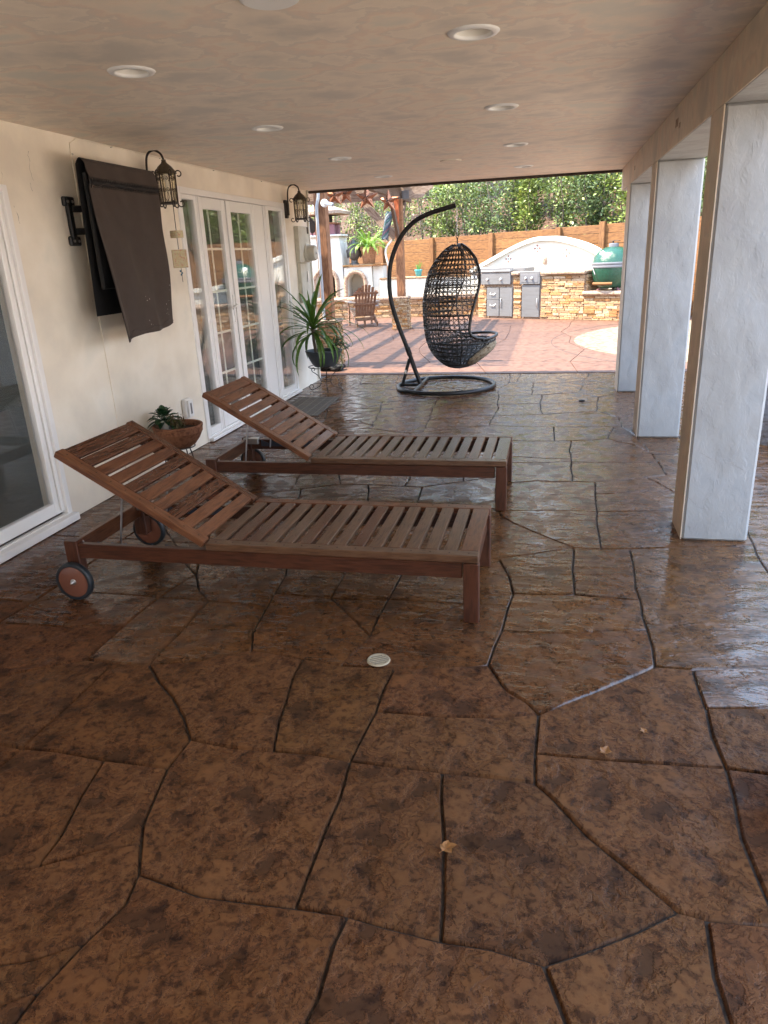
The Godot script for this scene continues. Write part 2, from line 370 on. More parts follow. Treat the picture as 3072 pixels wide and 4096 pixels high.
# ---------------------------------------------------------------- camera, sky, sun
func camera_and_light() -> void:
	var cam := Camera3D.new()
	cam.name = "camera"
	add_child(cam)
	cam.position = Vector3(0, 1.6, 0)
	cam.rotation_order = EULER_ORDER_YXZ
	cam.rotation_degrees = Vector3(-19.6975, 13.534, -2.7089)
	cam.fov = 71.233
	cam.near = 0.05
	cam.far = 200.0
	cam.current = true
	var e := Environment.new()
	e.background_mode = Environment.BG_SKY
	var sm := ProceduralSkyMaterial.new()
	sm.sky_top_color = lin(0.34, 0.48, 0.72)
	sm.sky_horizon_color = lin(0.93, 0.93, 0.92)
	sm.sky_curve = 0.18
	sm.ground_bottom_color = lin(0.22, 0.19, 0.16)
	sm.ground_horizon_color = lin(0.5, 0.48, 0.45)
	sm.sun_angle_max = 1.0
	sm.sky_energy_multiplier = 1.3
	var sky := Sky.new()
	sky.sky_material = sm
	e.sky = sky
	e.tonemap_mode = Environment.TONE_MAPPER_LINEAR
	e.tonemap_exposure = 4.55
	e.sdfgi_enabled = true
	e.ssao_enabled = true
	e.ssil_enabled = true
	var we := WorldEnvironment.new()
	we.name = "world_environment"
	we.environment = e
	add_child(we)
	var sun := DirectionalLight3D.new()
	sun.name = "sun"
	add_child(sun)
	sun.look_at_from_position(Vector3.ZERO, Vector3(0.62, -1.0, -0.17))
	sun.light_color = Color(1.0, 0.94, 0.85)
	sun.light_energy = 1.6
	sun.light_angular_distance = 0.53
	sun.shadow_enabled = true

# ---------------------------------------------------------------- materials
func materials() -> void:
	var grey := func(lo: float, hi: float) -> Array: return [[0.0, lo], [0.5, (lo + hi) * 0.5], [1.0, hi]]
	var mottle := ntex(noise(3, 0.006, 6), [[0.15, Color(0.93, 0.925, 0.92)], [0.45, Color(0.975, 0.97, 0.96)], [0.7, Color(1, 1, 1)], [0.95, Color(0.96, 0.97, 0.975)]])
	var fine_h := ntex(noise(4, 0.03, 5), grey.call(0.0, 1.0))
	var coarse_h := ntex(noise(5, 0.012, 5, FastNoiseLite.TYPE_SIMPLEX_SMOOTH, 30.0), grey.call(0.0, 1.0))
	var smear := ntex(noise(6, 0.004, 6, FastNoiseLite.TYPE_SIMPLEX_SMOOTH, 60.0), [[0.2, Color(0.89, 0.885, 0.88)], [0.40, Color(0.97, 0.95, 0.93)], [0.5, Color(1.0, 0.98, 0.955)], [0.52, Color(0.93, 0.92, 0.91)], [0.62, Color(0.98, 0.93, 0.90)], [0.66, Color(1.0, 0.97, 0.94)], [0.85, Color(0.93, 0.94, 0.93)]], 1024)
	var wood_t := ntex(noise(7, 0.012, 5, FastNoiseLite.TYPE_SIMPLEX_SMOOTH, 20.0), [[0.15, Color(0.66, 0.60, 0.56)], [0.4, Color(0.88, 0.85, 0.82)], [0.55, Color(1, 1, 1)], [0.72, Color(0.87, 0.83, 0.80)], [0.9, Color(0.72, 0.67, 0.63)]])
	var wood_h := ntex(noise(8, 0.03, 4), grey.call(0.2, 0.9))
	var stone_t := ntex(noise(9, 0.02, 5, FastNoiseLite.TYPE_SIMPLEX_SMOOTH, 25.0), [[0.2, Color(0.66, 0.58, 0.52)], [0.45, Color(0.95, 0.9, 0.86)], [0.6, Color(1, 1, 1)], [0.85, Color(0.80, 0.74, 0.70)]])
	# stamped concrete: plates with ragged edges, antiquing colour left in the hollows
	var fl := func() -> FastNoiseLite: return rough_noise(21, 0.0056, 60.0)
	var floor_h := ntex(fl.call(), [[0.0, 0.0], [0.255, 0.08], [0.272, 0.22], [0.355, 0.28], [0.370, 0.42], [0.448, 0.46], [0.463, 0.60], [0.54, 0.64], [0.556, 0.78], [0.652, 0.82], [0.67, 0.95], [1.0, 1.0]], 1024)
	var floor_c := ntex(fl.call(), [[0.0, Color(0.62, 0.57, 0.54)], [0.24, Color(0.70, 0.64, 0.59)], [0.262, Color(0.46, 0.40, 0.36)], [0.272, Color(0.84, 0.76, 0.68)], [0.345, Color(0.78, 0.69, 0.62)], [0.362, Color(0.50, 0.43, 0.38)], [0.370, Color(0.97, 0.88, 0.78)], [0.44, Color(0.84, 0.75, 0.67)], [0.455, Color(0.56, 0.48, 0.42)], [0.463, Color(1.0, 0.92, 0.82)], [0.535, Color(0.90, 0.82, 0.73)], [0.548, Color(0.58, 0.50, 0.44)], [0.556, Color(0.96, 0.87, 0.77)], [0.645, Color(0.82, 0.74, 0.67)], [0.66, Color(0.52, 0.45, 0.40)], [0.67, Color(0.90, 0.82, 0.73)], [0.85, Color(1.0, 0.91, 0.80)]], 1024)
	var chisel := ntex(noise(22, 0.010, 5, FastNoiseLite.TYPE_SIMPLEX_SMOOTH, 30.0), [[0.0, 0.0], [0.32, 0.15], [0.36, 0.38], [0.48, 0.48], [0.52, 0.66], [0.64, 0.74], [0.67, 0.92], [1.0, 1.0]], 512)
	chisel.width = 420
	chisel.height = 1260
	var wet_r := ntex(noise(23, 0.0065, 5, FastNoiseLite.TYPE_SIMPLEX_SMOOTH, 40.0), [[0.0, 0.10], [0.42, 0.16], [0.52, 0.24], [0.62, 0.33], [1.0, 0.45]], 1024)
	var damp_r := ntex(noise(24, 0.006, 6, FastNoiseLite.TYPE_SIMPLEX_SMOOTH, 40.0), [[0.0, 0.42], [0.34, 0.55], [0.42, 0.66], [1.0, 0.80]], 1024)
	var stain := ntex(rough_noise(25, 0.024, 25.0), [[0.0, Color(0.60, 0.57, 0.55, 1)], [0.26, Color(0.74, 0.71, 0.69, 1)], [0.32, Color(0.90, 0.88, 0.86, 1)], [0.5, Color(1, 1, 1, 1)], [0.72, Color(1, 0.98, 0.95, 1)], [0.78, Color(0.86, 0.83, 0.80, 1)], [1.0, Color(0.78, 0.74, 0.70, 1)]], 1024)

	for w in ["wet", "damp"]:
		var m := mat(lin(0.160, 0.086, 0.042), 1.0)
		m.vertex_color_use_as_albedo = true
		m.albedo_texture = floor_c
		m.roughness_texture = wet_r if w == "wet" else damp_r
		m.uv1_scale = Vector3(0.8, 0.8, 1)
		m.heightmap_enabled = true
		m.heightmap_texture = floor_h if w == "damp" else chisel
		m.heightmap_scale = 0.75 if w == "damp" else 0.5
		m.detail_enabled = true
		m.detail_albedo = stain
		m.detail_blend_mode = BaseMaterial3D.BLEND_MODE_MUL
		m.detail_uv_layer = BaseMaterial3D.DETAIL_UV_1
		m.metallic_specular = 0.5 if w == "wet" else 0.3
		M["floor_" + w] = m
	M.joint = tri_mat(lin(0.052, 0.040, 0.030), stone_t, Vector3.ONE * 2.0, 0.75, fine_h, 0.3)
	M.stucco = tri_mat(lin(0.83, 0.765, 0.65), mottle, Vector3.ONE * 0.45, 0.85, coarse_h, 0.25)
	M.ceiling = tri_mat(lin(0.80, 0.735, 0.64), smear, Vector3(0.40, 0.4, 0.5), 0.5, coarse_h, 0.2)
	M.white_stucco = tri_mat(lin(0.315, 0.315, 0.31), mottle, Vector3(1.0, 0.6, 1.0), 0.8, coarse_h, 0.5)
	M.tan_paint = tri_mat(lin(0.60, 0.51, 0.405), smear, Vector3(0.5, 0.35, 0.5), 0.75, coarse_h, 0.2)
	M.yard_stucco = tri_mat(lin(0.60, 0.59, 0.53), mottle, Vector3.ONE * 0.6, 0.9, coarse_h, 0.3)
	M.vinyl = mat(lin(0.80, 0.79, 0.77), 0.32)
	M.muntin = mat(lin(0.62, 0.66, 0.56), 0.5)
	var gl := mat(Color(0.9, 0.95, 0.92, 0.04), 0.02)
	gl.transparency = BaseMaterial3D.TRANSPARENCY_ALPHA
	gl.metallic_specular = 0.62
	M.glass = gl
	M.screen = mat(lin(0.16, 0.15, 0.14), 0.9)
	M.curtain = tri_mat(lin(0.13, 0.112, 0.095), mottle, Vector3(1, 0.2, 6), 0.95)
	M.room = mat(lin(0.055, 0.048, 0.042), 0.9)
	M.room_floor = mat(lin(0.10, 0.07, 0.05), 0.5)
	M.teak = wood_mat(lin(0.138, 0.051, 0.022), wood_t, wood_h, 0.28)
	M.teak2 = wood_mat(lin(0.168, 0.068, 0.031), wood_t, wood_h, 0.34)
	M.teak3 = wood_mat(lin(0.094, 0.037, 0.019), wood_t, wood_h, 0.26)
	M.teak_grey = wood_mat(lin(0.122, 0.064, 0.035), wood_t, wood_h, 0.28)
	M.teak_red = wood_mat(lin(0.080, 0.027, 0.013), wood_t, wood_h, 0.33)
	M.steel = mat(lin(0.55, 0.55, 0.55), 0.32, 1.0)
	M.stainless = tri_mat(lin(0.17, 0.17, 0.175), mottle, Vector3(0.6, 3, 0.6), 0.38)
	M.stainless.metallic = 0.4
	M.blue_steel = mat(lin(0.07, 0.09, 0.13), 0.35, 0.6)
	M.rubber = mat(lin(0.012, 0.016, 0.02), 0.45)
	M.hub = wood_mat(lin(0.23, 0.10, 0.07), wood_t, wood_h, 0.22, Vector3(2, 4, 1))
	M.black_metal = mat(lin(0.016, 0.016, 0.017), 0.42, 0.3)
	M.wicker = mat(lin(0.018, 0.015, 0.012), 0.45)
	M.iron = tri_mat(lin(0.030, 0.022, 0.017), stone_t, Vector3.ONE * 6, 0.6)
	M.lantern_roof = tri_mat(lin(0.06, 0.05, 0.032), stone_t, Vector3.ONE * 5, 0.5)
	var lg := mat(Color(0.95, 0.86, 0.62, 0.25), 0.12)
	lg.transparency = BaseMaterial3D.TRANSPARENCY_ALPHA
	M.lantern_glass = lg
	M.cover = tri_mat(lin(0.050, 0.036, 0.029), mottle, Vector3(2, 2, 2), 0.85, fine_h, 0.05)
	M.cover.rim_enabled = true
	M.cover.rim = 0.25
	M.lining = mat(lin(0.006, 0.006, 0.007), 0.8)
	M.cushion = tri_mat(lin(0.34, 0.30, 0.22), stone_t, Vector3.ONE * 2, 0.9)
	M.terracotta = tri_mat(lin(0.26, 0.115, 0.058), stone_t, Vector3.ONE * 2.2, 0.75, fine_h, 0.12)
	M.pale_clay = tri_mat(lin(0.36, 0.20, 0.11), stone_t, Vector3.ONE * 2.2, 0.8)
	M.soil = tri_mat(lin(0.035, 0.024, 0.016), stone_t, Vector3.ONE * 5, 0.95, fine_h, 1.0)
	M.teal = mat(lin(0.06, 0.30, 0.31), 0.35)
	M.dark_pot = mat(lin(0.045, 0.052, 0.062), 0.5)
	M.ceramic = mat(lin(0.70, 0.68, 0.62), 0.35)
	for d in [["leaf_yucca", 0.10, 0.20, 0.035], ["leaf_dark", 0.018, 0.060, 0.022], ["leaf_fern", 0.19, 0.32, 0.04], ["leaf_hedge", 0.85, 0.85, 0.85], ["leaf_small", 0.05, 0.11, 0.028], ["leaf_dry", 0.19, 0.13, 0.055], ["leaf_fallen", 0.36, 0.16, 0.05], ["leaf_agave", 0.16, 0.27, 0.08]]:
		var m := mat(lin(d[1], d[2], d[3]), 0.45)
		m.vertex_color_use_as_albedo = true
		m.backlight_enabled = true
		m.backlight = Color(0.55, 0.6, 0.35)
		M[d[0]] = m
	M.bark = tri_mat(lin(0.17, 0.145, 0.12), stone_t, Vector3(3, 0.8, 3), 0.95, fine_h, 0.5)
	M.fence = wood_mat(lin(0.20, 0.090, 0.025), wood_t, wood_h, 0.8, Vector3(0.5, 5, 1))
	M.fence2 = wood_mat(lin(0.235, 0.110, 0.032), wood_t, wood_h, 0.8, Vector3(0.45, 5, 1))
	M.fence3 = wood_mat(lin(0.195, 0.090, 0.028), wood_t, wood_h, 0.8, Vector3(0.55, 5, 1))
	M.dark_wood = wood_mat(lin(0.055, 0.036, 0.026), wood_t, wood_h, 0.75, Vector3(0.6, 6, 1))
	M.pergola = wood_mat(lin(0.135, 0.092, 0.066), wood_t, wood_h, 0.75, Vector3(0.6, 6, 1))
	M.post = wood_mat(lin(0.27, 0.125, 0.055), wood_t, wood_h, 0.7, Vector3(0.6, 6, 1))
	M.orange_wood = wood_mat(lin(0.48, 0.13, 0.045), wood_t, wood_h, 0.6, Vector3(0.6, 6, 1))
	M.grey_wood = wood_mat(lin(0.36, 0.28, 0.22), wood_t, wood_h, 0.8, Vector3(0.6, 6, 1))
	M.chair_wood = wood_mat(lin(0.24, 0.125, 0.072), wood_t, wood_h, 0.7, Vector3(0.8, 7, 1))
	M.copper = tri_mat(lin(0.36, 0.17, 0.10), stone_t, Vector3.ONE * 8, 0.45)
	M.copper.metallic = 0.7
	M.white_plastic = mat(lin(0.78, 0.78, 0.76), 0.4)
	M.grey_plastic = mat(lin(0.13, 0.13, 0.14), 0.4)
	M.meter_box = tri_mat(lin(0.52, 0.50, 0.42), mottle, Vector3.ONE * 2, 0.6)
	M.conduit = mat(lin(0.36, 0.38, 0.40), 0.35, 0.2)
	M.concrete_cap = tri_mat(lin(0.36, 0.28, 0.215), stone_t, Vector3.ONE * 1.5, 0.85, fine_h, 0.2)
	M.veneer = []
	for q in [[0.62, 0.47, 0.29], [0.60, 0.40, 0.19], [0.66, 0.55, 0.40], [0.50, 0.29, 0.13], [0.58, 0.43, 0.30], [0.70, 0.62, 0.50], [0.46, 0.34, 0.24]]:
		M.veneer.append(tri_mat(lin(q[0] * 0.68, q[1] * 0.60, q[2] * 0.50), stone_t, Vector3.ONE * 3, 0.9, fine_h, 0.6))
	M.paving = []
	for q in [[0.130, 0.066, 0.040], [0.137, 0.071, 0.044], [0.123, 0.062, 0.038], [0.134, 0.068, 0.041]]:
		M.paving.append(tri_mat(lin(q[0], q[1], q[2]), stone_t, Vector3(0.55, 0.55, 0.8), 0.7, coarse_h, 0.5))
	M.cream_concrete = tri_mat(lin(0.78, 0.71, 0.58), stone_t, Vector3.ONE * 0.6, 0.85)
	M.inlay = tri_mat(lin(0.20, 0.165, 0.115), stone_t, Vector3.ONE * 0.6, 0.85)
	M.dirt = tri_mat(lin(0.24, 0.15, 0.095), stone_t, Vector3.ONE * 0.9, 0.95, coarse_h, 2.0)
	M.litter = tri_mat(lin(0.12, 0.072, 0.045), stone_t, Vector3.ONE * 2.0, 0.95, fine_h, 3.0)
	M.rock = tri_mat(lin(0.24, 0.23, 0.235), stone_t, Vector3.ONE * 1.4, 0.85, coarse_h, 1.0)
	M.green_glaze = tri_mat(lin(0.012, 0.075, 0.046), stone_t, Vector3.ONE * 7, 0.22, fine_h, 0.25)
	M.char = mat(lin(0.02, 0.018, 0.016), 0.9)
	M.statue = tri_mat(lin(0.10, 0.095, 0.09), stone_t, Vector3.ONE * 4, 0.4)
	M.terra_purple = mat(lin(0.20, 0.09, 0.10), 0.8)
	M.red_brown = mat(lin(0.26, 0.09, 0.06), 0.6)
	M.mat_tile = tri_mat(lin(0.105, 0.095, 0.08), stone_t, Vector3.ONE * 3, 0.55, fine_h, 0.3)
	M.mat_line = mat(lin(0.26, 0.23, 0.18), 0.7)
	M.roof_tile = mat(lin(0.30, 0.16, 0.10), 0.8)

# ---------------------------------------------------------------- the patio shell
func floor_stones() -> void:
	var root := Node3D.new()
	root.name = "patio_floor"
	add_child(root)
	tag(root, "", "", "", "structure")
	var sub := MB.new()
	sub.quad(Vector3(-3.3, -0.014, 3.6), Vector3(3.45, -0.014, 3.6), Vector3(3.45, -0.014, -10.05), Vector3(-3.3, -0.014, -10.05), Vector3.UP)
	put(sub, "joint_bed", M.joint, root)
	var wob := noise(77, 0.9, 3)
	var wob2 := noise(78, 0.9, 3)
	var faces := FF.duplicate()
	var polys := []
	for f in faces:
		var pl := []
		for i in f:
			pl.append(Vector2(FV[i * 2], FV[i * 2 + 1]))
		polys.append(pl)
	for r in 3:  # stones behind the camera
		for q in 6:
			var x0 := -3.16 + q * 1.09
			var z0 := 0.6 + r * 1.0
			polys.append([Vector2(x0, z0), Vector2(x0 + 1.09, z0), Vector2(x0 + 1.09, z0 + 1.0), Vector2(x0, z0 + 1.0)])
	for pl in polys:
		# walk the outline in short steps that wander a little, the same way for both neighbours
		var out := PackedVector2Array()
		for i in pl.size():
			var a: Vector2 = pl[i]
			var b: Vector2 = pl[(i + 1) % pl.size()]
			var steps := maxi(1, int(a.distance_to(b) / 0.13))
			for s in steps:
				var p := a.lerp(b, float(s) / steps)
				out.append(p + Vector2(wob.get_noise_2d(p.x * 4.0, p.y * 4.0), wob2.get_noise_2d(p.x * 4.0, p.y * 4.0)) * 0.020)
		if Geometry2D.is_polygon_clockwise(out):
			out.reverse()
		var ins := Geometry2D.offset_polygon(out, -0.0040, Geometry2D.JOIN_MITER)
		if ins.is_empty():
			continue
		for shape in ins:
			if shape.size() < 3:
				continue
			if Geometry2D.is_polygon_clockwise(shape):
				shape.reverse()
			var cnt: int = shape.size()
			var inner := PackedVector2Array()
			var nrm := PackedVector2Array()
			for i in cnt:
				var d0: Vector2 = (shape[i] - shape[(i - 1 + cnt) % cnt]).normalized()
				var d1: Vector2 = (shape[(i + 1) % cnt] - shape[i]).normalized()
				var nn := (Vector2(-d0.y, d0.x) + Vector2(-d1.y, d1.x)).normalized()
				nrm.append(-nn)
				inner.append(shape[i] + nn * 0.0055)
			var tr := Geometry2D.triangulate_polygon(inner)
			if tr.is_empty():
				inner = shape
				tr = Geometry2D.triangulate_polygon(inner)
			var ce := Vector2.ZERO
			for p in shape:
				ce += p / float(cnt)
			var b := MB.new()
			var k := rng.randf_range(0.86, 1.12)
			b.col = Color(k * rng.randf_range(0.97, 1.05), k, k * rng.randf_range(0.90, 1.12))
			b.uo = Vector2(rng.randf() * 5.0, rng.randf() * 5.0)
			var lift := rng.randf_range(-0.001, 0.0015)
			var at := func(p: Vector2, y: float) -> Vector3: return Vector3(p.x, y, p.y)
			for i in range(0, tr.size(), 3):
				b.tri(at.call(inner[tr[i]], lift), at.call(inner[tr[i + 1]], lift), at.call(inner[tr[i + 2]], lift), Vector3.UP, Vector3.UP, Vector3.UP, inner[tr[i]], inner[tr[i + 1]], inner[tr[i + 2]])
			for i in cnt:
				var j := (i + 1) % cnt
				var n0 := Vector3(nrm[i].x, 0.8, nrm[i].y).normalized()
				var n1 := Vector3(nrm[j].x, 0.8, nrm[j].y).normalized()
				b.tri(at.call(inner[i], lift), at.call(inner[j], lift), at.call(shape[j], -0.013), Vector3.UP, Vector3.UP, n1, inner[i], inner[j], shape[j])
				b.tri(at.call(inner[i], lift), at.call(shape[j], -0.013), at.call(shape[i], -0.013), Vector3.UP, n1, n0, inner[i], shape[j], shape[i])
			var wet := ce.y < -2.55 + 0.35 * wob.get_noise_2d(ce.x * 2.0, ce.y) or (ce.x > 0.62 and ce.y < -2.25)
			put(b, "stone", M.floor_wet if wet else M.floor_damp, root)

func sheet(b: MB, xs: Array, zs: Array, y: float, holes: Array, hr: float, half: float, nn: Vector3) -> void:
	for i in xs.size() - 1:
		for j in zs.size() - 1:
			var a := Vector3(xs[i], y, zs[j])
			var d := Vector3(xs[i + 1], y, zs[j + 1])
			var mid := (a + d) * 0.5
			var hit = null
			for h in holes:
				if absf(h.x - mid.x) < 0.02 and absf(h.y - mid.z) < 0.02:
					hit = h
			if hit == null:
				b.quad(a, Vector3(d.x, y, a.z), d, Vector3(a.x, y, d.z), nn)
			else:
				for k in 32:
					var a0 := TAU * k / 32
					var a1 := TAU * (k + 1) / 32
					var sqp := func(an: float) -> Vector3:
						var m := maxf(absf(cos(an)), absf(sin(an)))
						return Vector3(mid.x + cos(an) / m * half, y, mid.z + sin(an) / m * half)
					var ci := func(an: float) -> Vector3: return Vector3(mid.x + cos(an) * hr, y, mid.z + sin(an) * hr)
					b.quad(ci.call(a0), ci.call(a1), sqp.call(a1), sqp.call(a0), nn)

func cuts(lo: float, hi: float, at: Array, half: float) -> Array:
	var o := [lo, hi]
	for a in at:
		o.append(a - half)
		o.append(a + half)
	o.sort()
	return o

func shell() -> void:
	# ceiling with round holes for the downlights, and the roof above it
	var lights := []
	for z in [-3.40, -5.08, -6.85, -8.62, -1.65]:
		lights.append(Vector2(-1.90, z))
		lights.append(Vector2(-0.35, z))
	var b := MB.new()
	sheet(b, cuts(XW - 0.1, XC + 0.1, [-1.90, -0.35], 0.12), cuts(ZEND, 3.6, [-3.40, -5.08, -6.85, -8.62, -1.65], 0.12), CEIL, lights, 0.078, 0.12, Vector3.DOWN)
	structure(b, "ceiling", M.ceiling)
	b = MB.new()
	b.box(Vector3(-3.98, 2.70, -3.07), Vector3(10.24, 0.18, 13.34), 0.01)
	structure(b, "roof", M.roof_tile)
	b = MB.new()
	b.box(Vector3(-1.2, 2.455, ZEND - 0.02), Vector3(3.92, 0.09, 0.04), 0.004)
	put(b, "fascia_board", M.dark_wood)
	tag(get_node("fascia_board"), "dark brown fascia board along the far end of the ceiling", "board")
	var names := {0: "nearest on the house side", 1: "nearest on the column side", 2: "second on the house side", 3: "second on the column side", 4: "third on the house side", 5: "third on the column side", 6: "farthest on the house side", 7: "farthest on the column side"}
	for i in 8:
		var p: Vector2 = lights[i]
		var t := thing("recessed_light", "white recessed ceiling light, " + names[i], "ceiling light", Vector3(p.x, CEIL, p.y), 0, "recessed ceiling lights")
		var r := MB.new()
		r.lathe([Vector2(0.072, 0.002), Vector2(0.074, -0.006), Vector2(0.082, -0.010), Vector2(0.100, -0.007), Vector2(0.107, 0.0)], 40)
		put(r, "trim_ring", M.white_plastic, t)
		r = MB.new()
		r.lathe([Vector2(0.0, 0.085), Vector2(0.055, 0.085), Vector2(0.060, 0.06), Vector2(0.072, 0.002)], 40)
		put(r, "reflector", M.ceramic, t)
	for q in [[Vector3(-1.005, CEIL, -7.62), "flat blank disc on the ceiling near the far end"], [Vector3(-0.97, CEIL, -2.72), "round white disc on the ceiling at the top edge of the picture"]]:
		var r := MB.new()
		r.lathe([Vector2(0.0, -0.012), Vector2(0.09, -0.012), Vector2(0.102, -0.006), Vector2(0.104, 0.0)], 40)
		var o := put(r, "ceiling_disc", M.ceiling if q[0].z < -5 else M.white_plastic, null, q[0])
		tag(o, q[1], "cover plate")
	# house wall with the openings for the sliding door and the garden doors
	b = MB.new()
	var ys := [0.0, 2.09, 2.24, CEIL + 0.02]
	var zs := [-9.70, -8.74, -6.10, -4.0, -0.9, 3.6]
	for i in zs.size() - 1:
		for j in ys.size() - 1:
			var zm: float = (zs[i] + zs[i + 1]) / 2
			if (zm < -6.1 and zm > -8.74 and ys[j] < 2.2) or (zm > -4.0 and zm < -0.9 and ys[j] < 2.05):
				continue
			b.quad(Vector3(XW, ys[j], zs[i]), Vector3(XW, ys[j + 1], zs[i]), Vector3(XW, ys[j + 1], zs[i + 1]), Vector3(XW, ys[j], zs[i + 1]), Vector3.RIGHT)
			b.quad(Vector3(XW - 0.2, ys[j], zs[i]), Vector3(XW - 0.2, ys[j + 1], zs[i]), Vector3(XW - 0.2, ys[j + 1], zs[i + 1]), Vector3(XW - 0.2, ys[j], zs[i + 1]), Vector3.LEFT)
	for op in [[-8.74, -6.10, 2.24], [-4.0, -0.9, 2.09]]:  # reveals
		for z in [op[0], op[1]]:
			b.quad(Vector3(XW, 0, z), Vector3(XW, op[2], z), Vector3(XW - 0.2, op[2], z), Vector3(XW - 0.2, 0, z), Vector3(0, 0, 1 if z == op[0] else -1))
		b.quad(Vector3(XW, op[2], op[0]), Vector3(XW, op[2], op[1]), Vector3(XW - 0.2, op[2], op[1]), Vector3(XW - 0.2, op[2], op[0]), Vector3.DOWN)
	b.quad(Vector3(XW, 0, -9.70), Vector3(XW, 2.7, -9.70), Vector3(-9.0, 2.7, -9.70), Vector3(-9.0, 0, -9.70), Vector3(0, 0, -1))
	var wall := structure(b, "house_wall", M.stucco)
	var wing := MB.new()
	wing.box(Vector3(1.5, 1.6, 7.2), Vector3(14.0, 3.2, 0.3), 0.005)
	structure(wing, "garage_wall", M.stucco)
	# cracks and drips on the wall
	for q in [[2.30, -4.28, 0.17, 1], [2.12, -4.24, 0.06, 2], [1.98, -4.05, 0.10, 3], [2.16, -4.0, 0.05, 4], [2.26, -3.98, 0.03, 5], [2.0, -4.70, 0.06, 6], [1.42, -4.66, 0.04, 7]]:
		var p := []
		var y: float = q[0]
		var z: float = q[1]
		while y > q[0] - q[2]:
			p.append(Vector3(XW - 0.0005, y, z))
			y -= rng.randf_range(0.008, 0.02)
			z += rng.randf_range(-0.012, 0.010)
		if p.size() > 1:
			var w := []
			for k in p.size():
				w.append(rng.randf_range(0.0004, 0.0016))
			var cb := MB.new()
			cb.tube(p, w, 5)
			put(cb, "crack", M.iron, wall)
	# room behind the wall, closed
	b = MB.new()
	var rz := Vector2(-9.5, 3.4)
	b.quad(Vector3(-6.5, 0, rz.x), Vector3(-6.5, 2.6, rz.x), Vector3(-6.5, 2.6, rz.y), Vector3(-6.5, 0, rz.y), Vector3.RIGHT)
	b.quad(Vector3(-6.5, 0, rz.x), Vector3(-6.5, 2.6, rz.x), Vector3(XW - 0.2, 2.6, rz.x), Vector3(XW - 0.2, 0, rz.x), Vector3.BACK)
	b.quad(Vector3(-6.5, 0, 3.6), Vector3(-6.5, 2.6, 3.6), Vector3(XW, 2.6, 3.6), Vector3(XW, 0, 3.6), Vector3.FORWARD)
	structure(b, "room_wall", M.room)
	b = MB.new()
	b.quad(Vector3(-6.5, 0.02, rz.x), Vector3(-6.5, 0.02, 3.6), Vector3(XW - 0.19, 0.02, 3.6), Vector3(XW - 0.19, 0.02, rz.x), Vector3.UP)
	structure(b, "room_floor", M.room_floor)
	# columns, the beam over them
	b = MB.new()
	b.box(Vector3(XC + 0.177, 2.405, -3.05), Vector3(0.346, 0.41, 13.3), 0.006)
	var beam := put(b, "beam", M.white_stucco)
	tag(beam, "stucco beam running over the row of square columns", "beam")
	onebox("painted_face", M.tan_paint, beam, Vector3(XC + 0.001, 2.319, -3.05), Vector3(0.006, 0.238, 13.28), 0.001)
	for q in [[-5.55, 2.33, 0.10, 0.05], [-5.42, 2.30, 0.05, 0.03], [-8.2, 2.31, 0.05, 0.04]]:
		onebox("bare_patch", M.concrete_cap, beam, Vector3(XC - 0.003, q[1], q[0]), Vector3(0.002, q[3], q[2]), 0.0005)
	var cl := {0: "out of sight beside the camera", 1: "nearest square stucco column, standing on the wet floor at the right", 2: "middle square stucco column of the row", 3: "farthest square stucco column, beside the green grill"}
	var zc := [-1.75, -4.05, -6.45, -8.62]
	for i in 4:
		var t := thing("column", cl[i] if i else "square stucco column beside the camera", "column", Vector3(XC + 0.177, 0, zc[i] - 0.155), 0, "square stucco columns")
		var cb := MB.new()
		cb.box(Vector3(0, 1.1, 0), Vector3(0.346, 2.2, 0.31), 0.014)
		put(cb, "shaft", M.white_stucco, t)
		onebox("painted_face", M.tan_paint, t, Vector3(-0.1755, 1.1, 0), Vector3(0.006, 2.196, 0.296), 0.001)
		if i == 1:
			for s in [[-0.16, 0.26, 0.05, -0.05], [-0.12, 0.20, 0.09, -0.01], [0.02, 0.47, 0.11, -0.06], [-0.13, 0.52, 0.10, -0.05], [-0.15, 1.26, 0.02, -0.03]]:
				var p := []
				for k in 6:
					p.append(Vector3(s[0] + s[2] * k / 5.0, s[1] + s[3] * k / 5.0 + rng.randf_range(-0.004, 0.004), 0.1552))
				var sb := MB.new()
				sb.tube(p, [0.0003, 0.0008, 0.0006, 0.001, 0.0007, 0.0003], 4)
				put(sb, "scratch", M.rock, t)

# ---------------------------------------------------------------- doors
func pane(parent: Node, z0: float, z1: float, y0: float, y1: float, x: float, called := "pane") -> void:
	var b := MB.new()
	b.quad(Vector3(x, y0, z0), Vector3(x, y1, z0), Vector3(x, y1, z1), Vector3(x, y0, z1), Vector3.RIGHT)
	b.quad(Vector3(x - 0.014, y0, z0), Vector3(x - 0.014, y1, z0), Vector3(x - 0.014, y1, z1), Vector3(x - 0.014, y0, z1), Vector3.RIGHT)
	put(b, called, M.glass, parent)

func framebox(called: String, m: Material, parent: Node, z0: float, z1: float, y0: float, y1: float, x0: float, x1: float, w: float, wb := -1.0) -> MeshInstance3D:
	var b := MB.new()
	var bb := w if wb < 0 else wb
	var xm := (x0 + x1) / 2
	var dx := absf(x1 - x0)
	b.box(Vector3(xm, (y0 + y1) / 2, z0 + w / 2), Vector3(dx, y1 - y0, w), 0.004)
	b.box(Vector3(xm, (y0 + y1) / 2, z1 - w / 2), Vector3(dx, y1 - y0, w), 0.004)
	b.box(Vector3(xm, y1 - w / 2, (z0 + z1) / 2), Vector3(dx - 0.002, w, z1 - z0 - 2 * w), 0.004)
	b.box(Vector3(xm, y0 + bb / 2, (z0 + z1) / 2), Vector3(dx - 0.002, bb, z1 - z0 - 2 * w), 0.004)
	return put(b, called, m, parent)

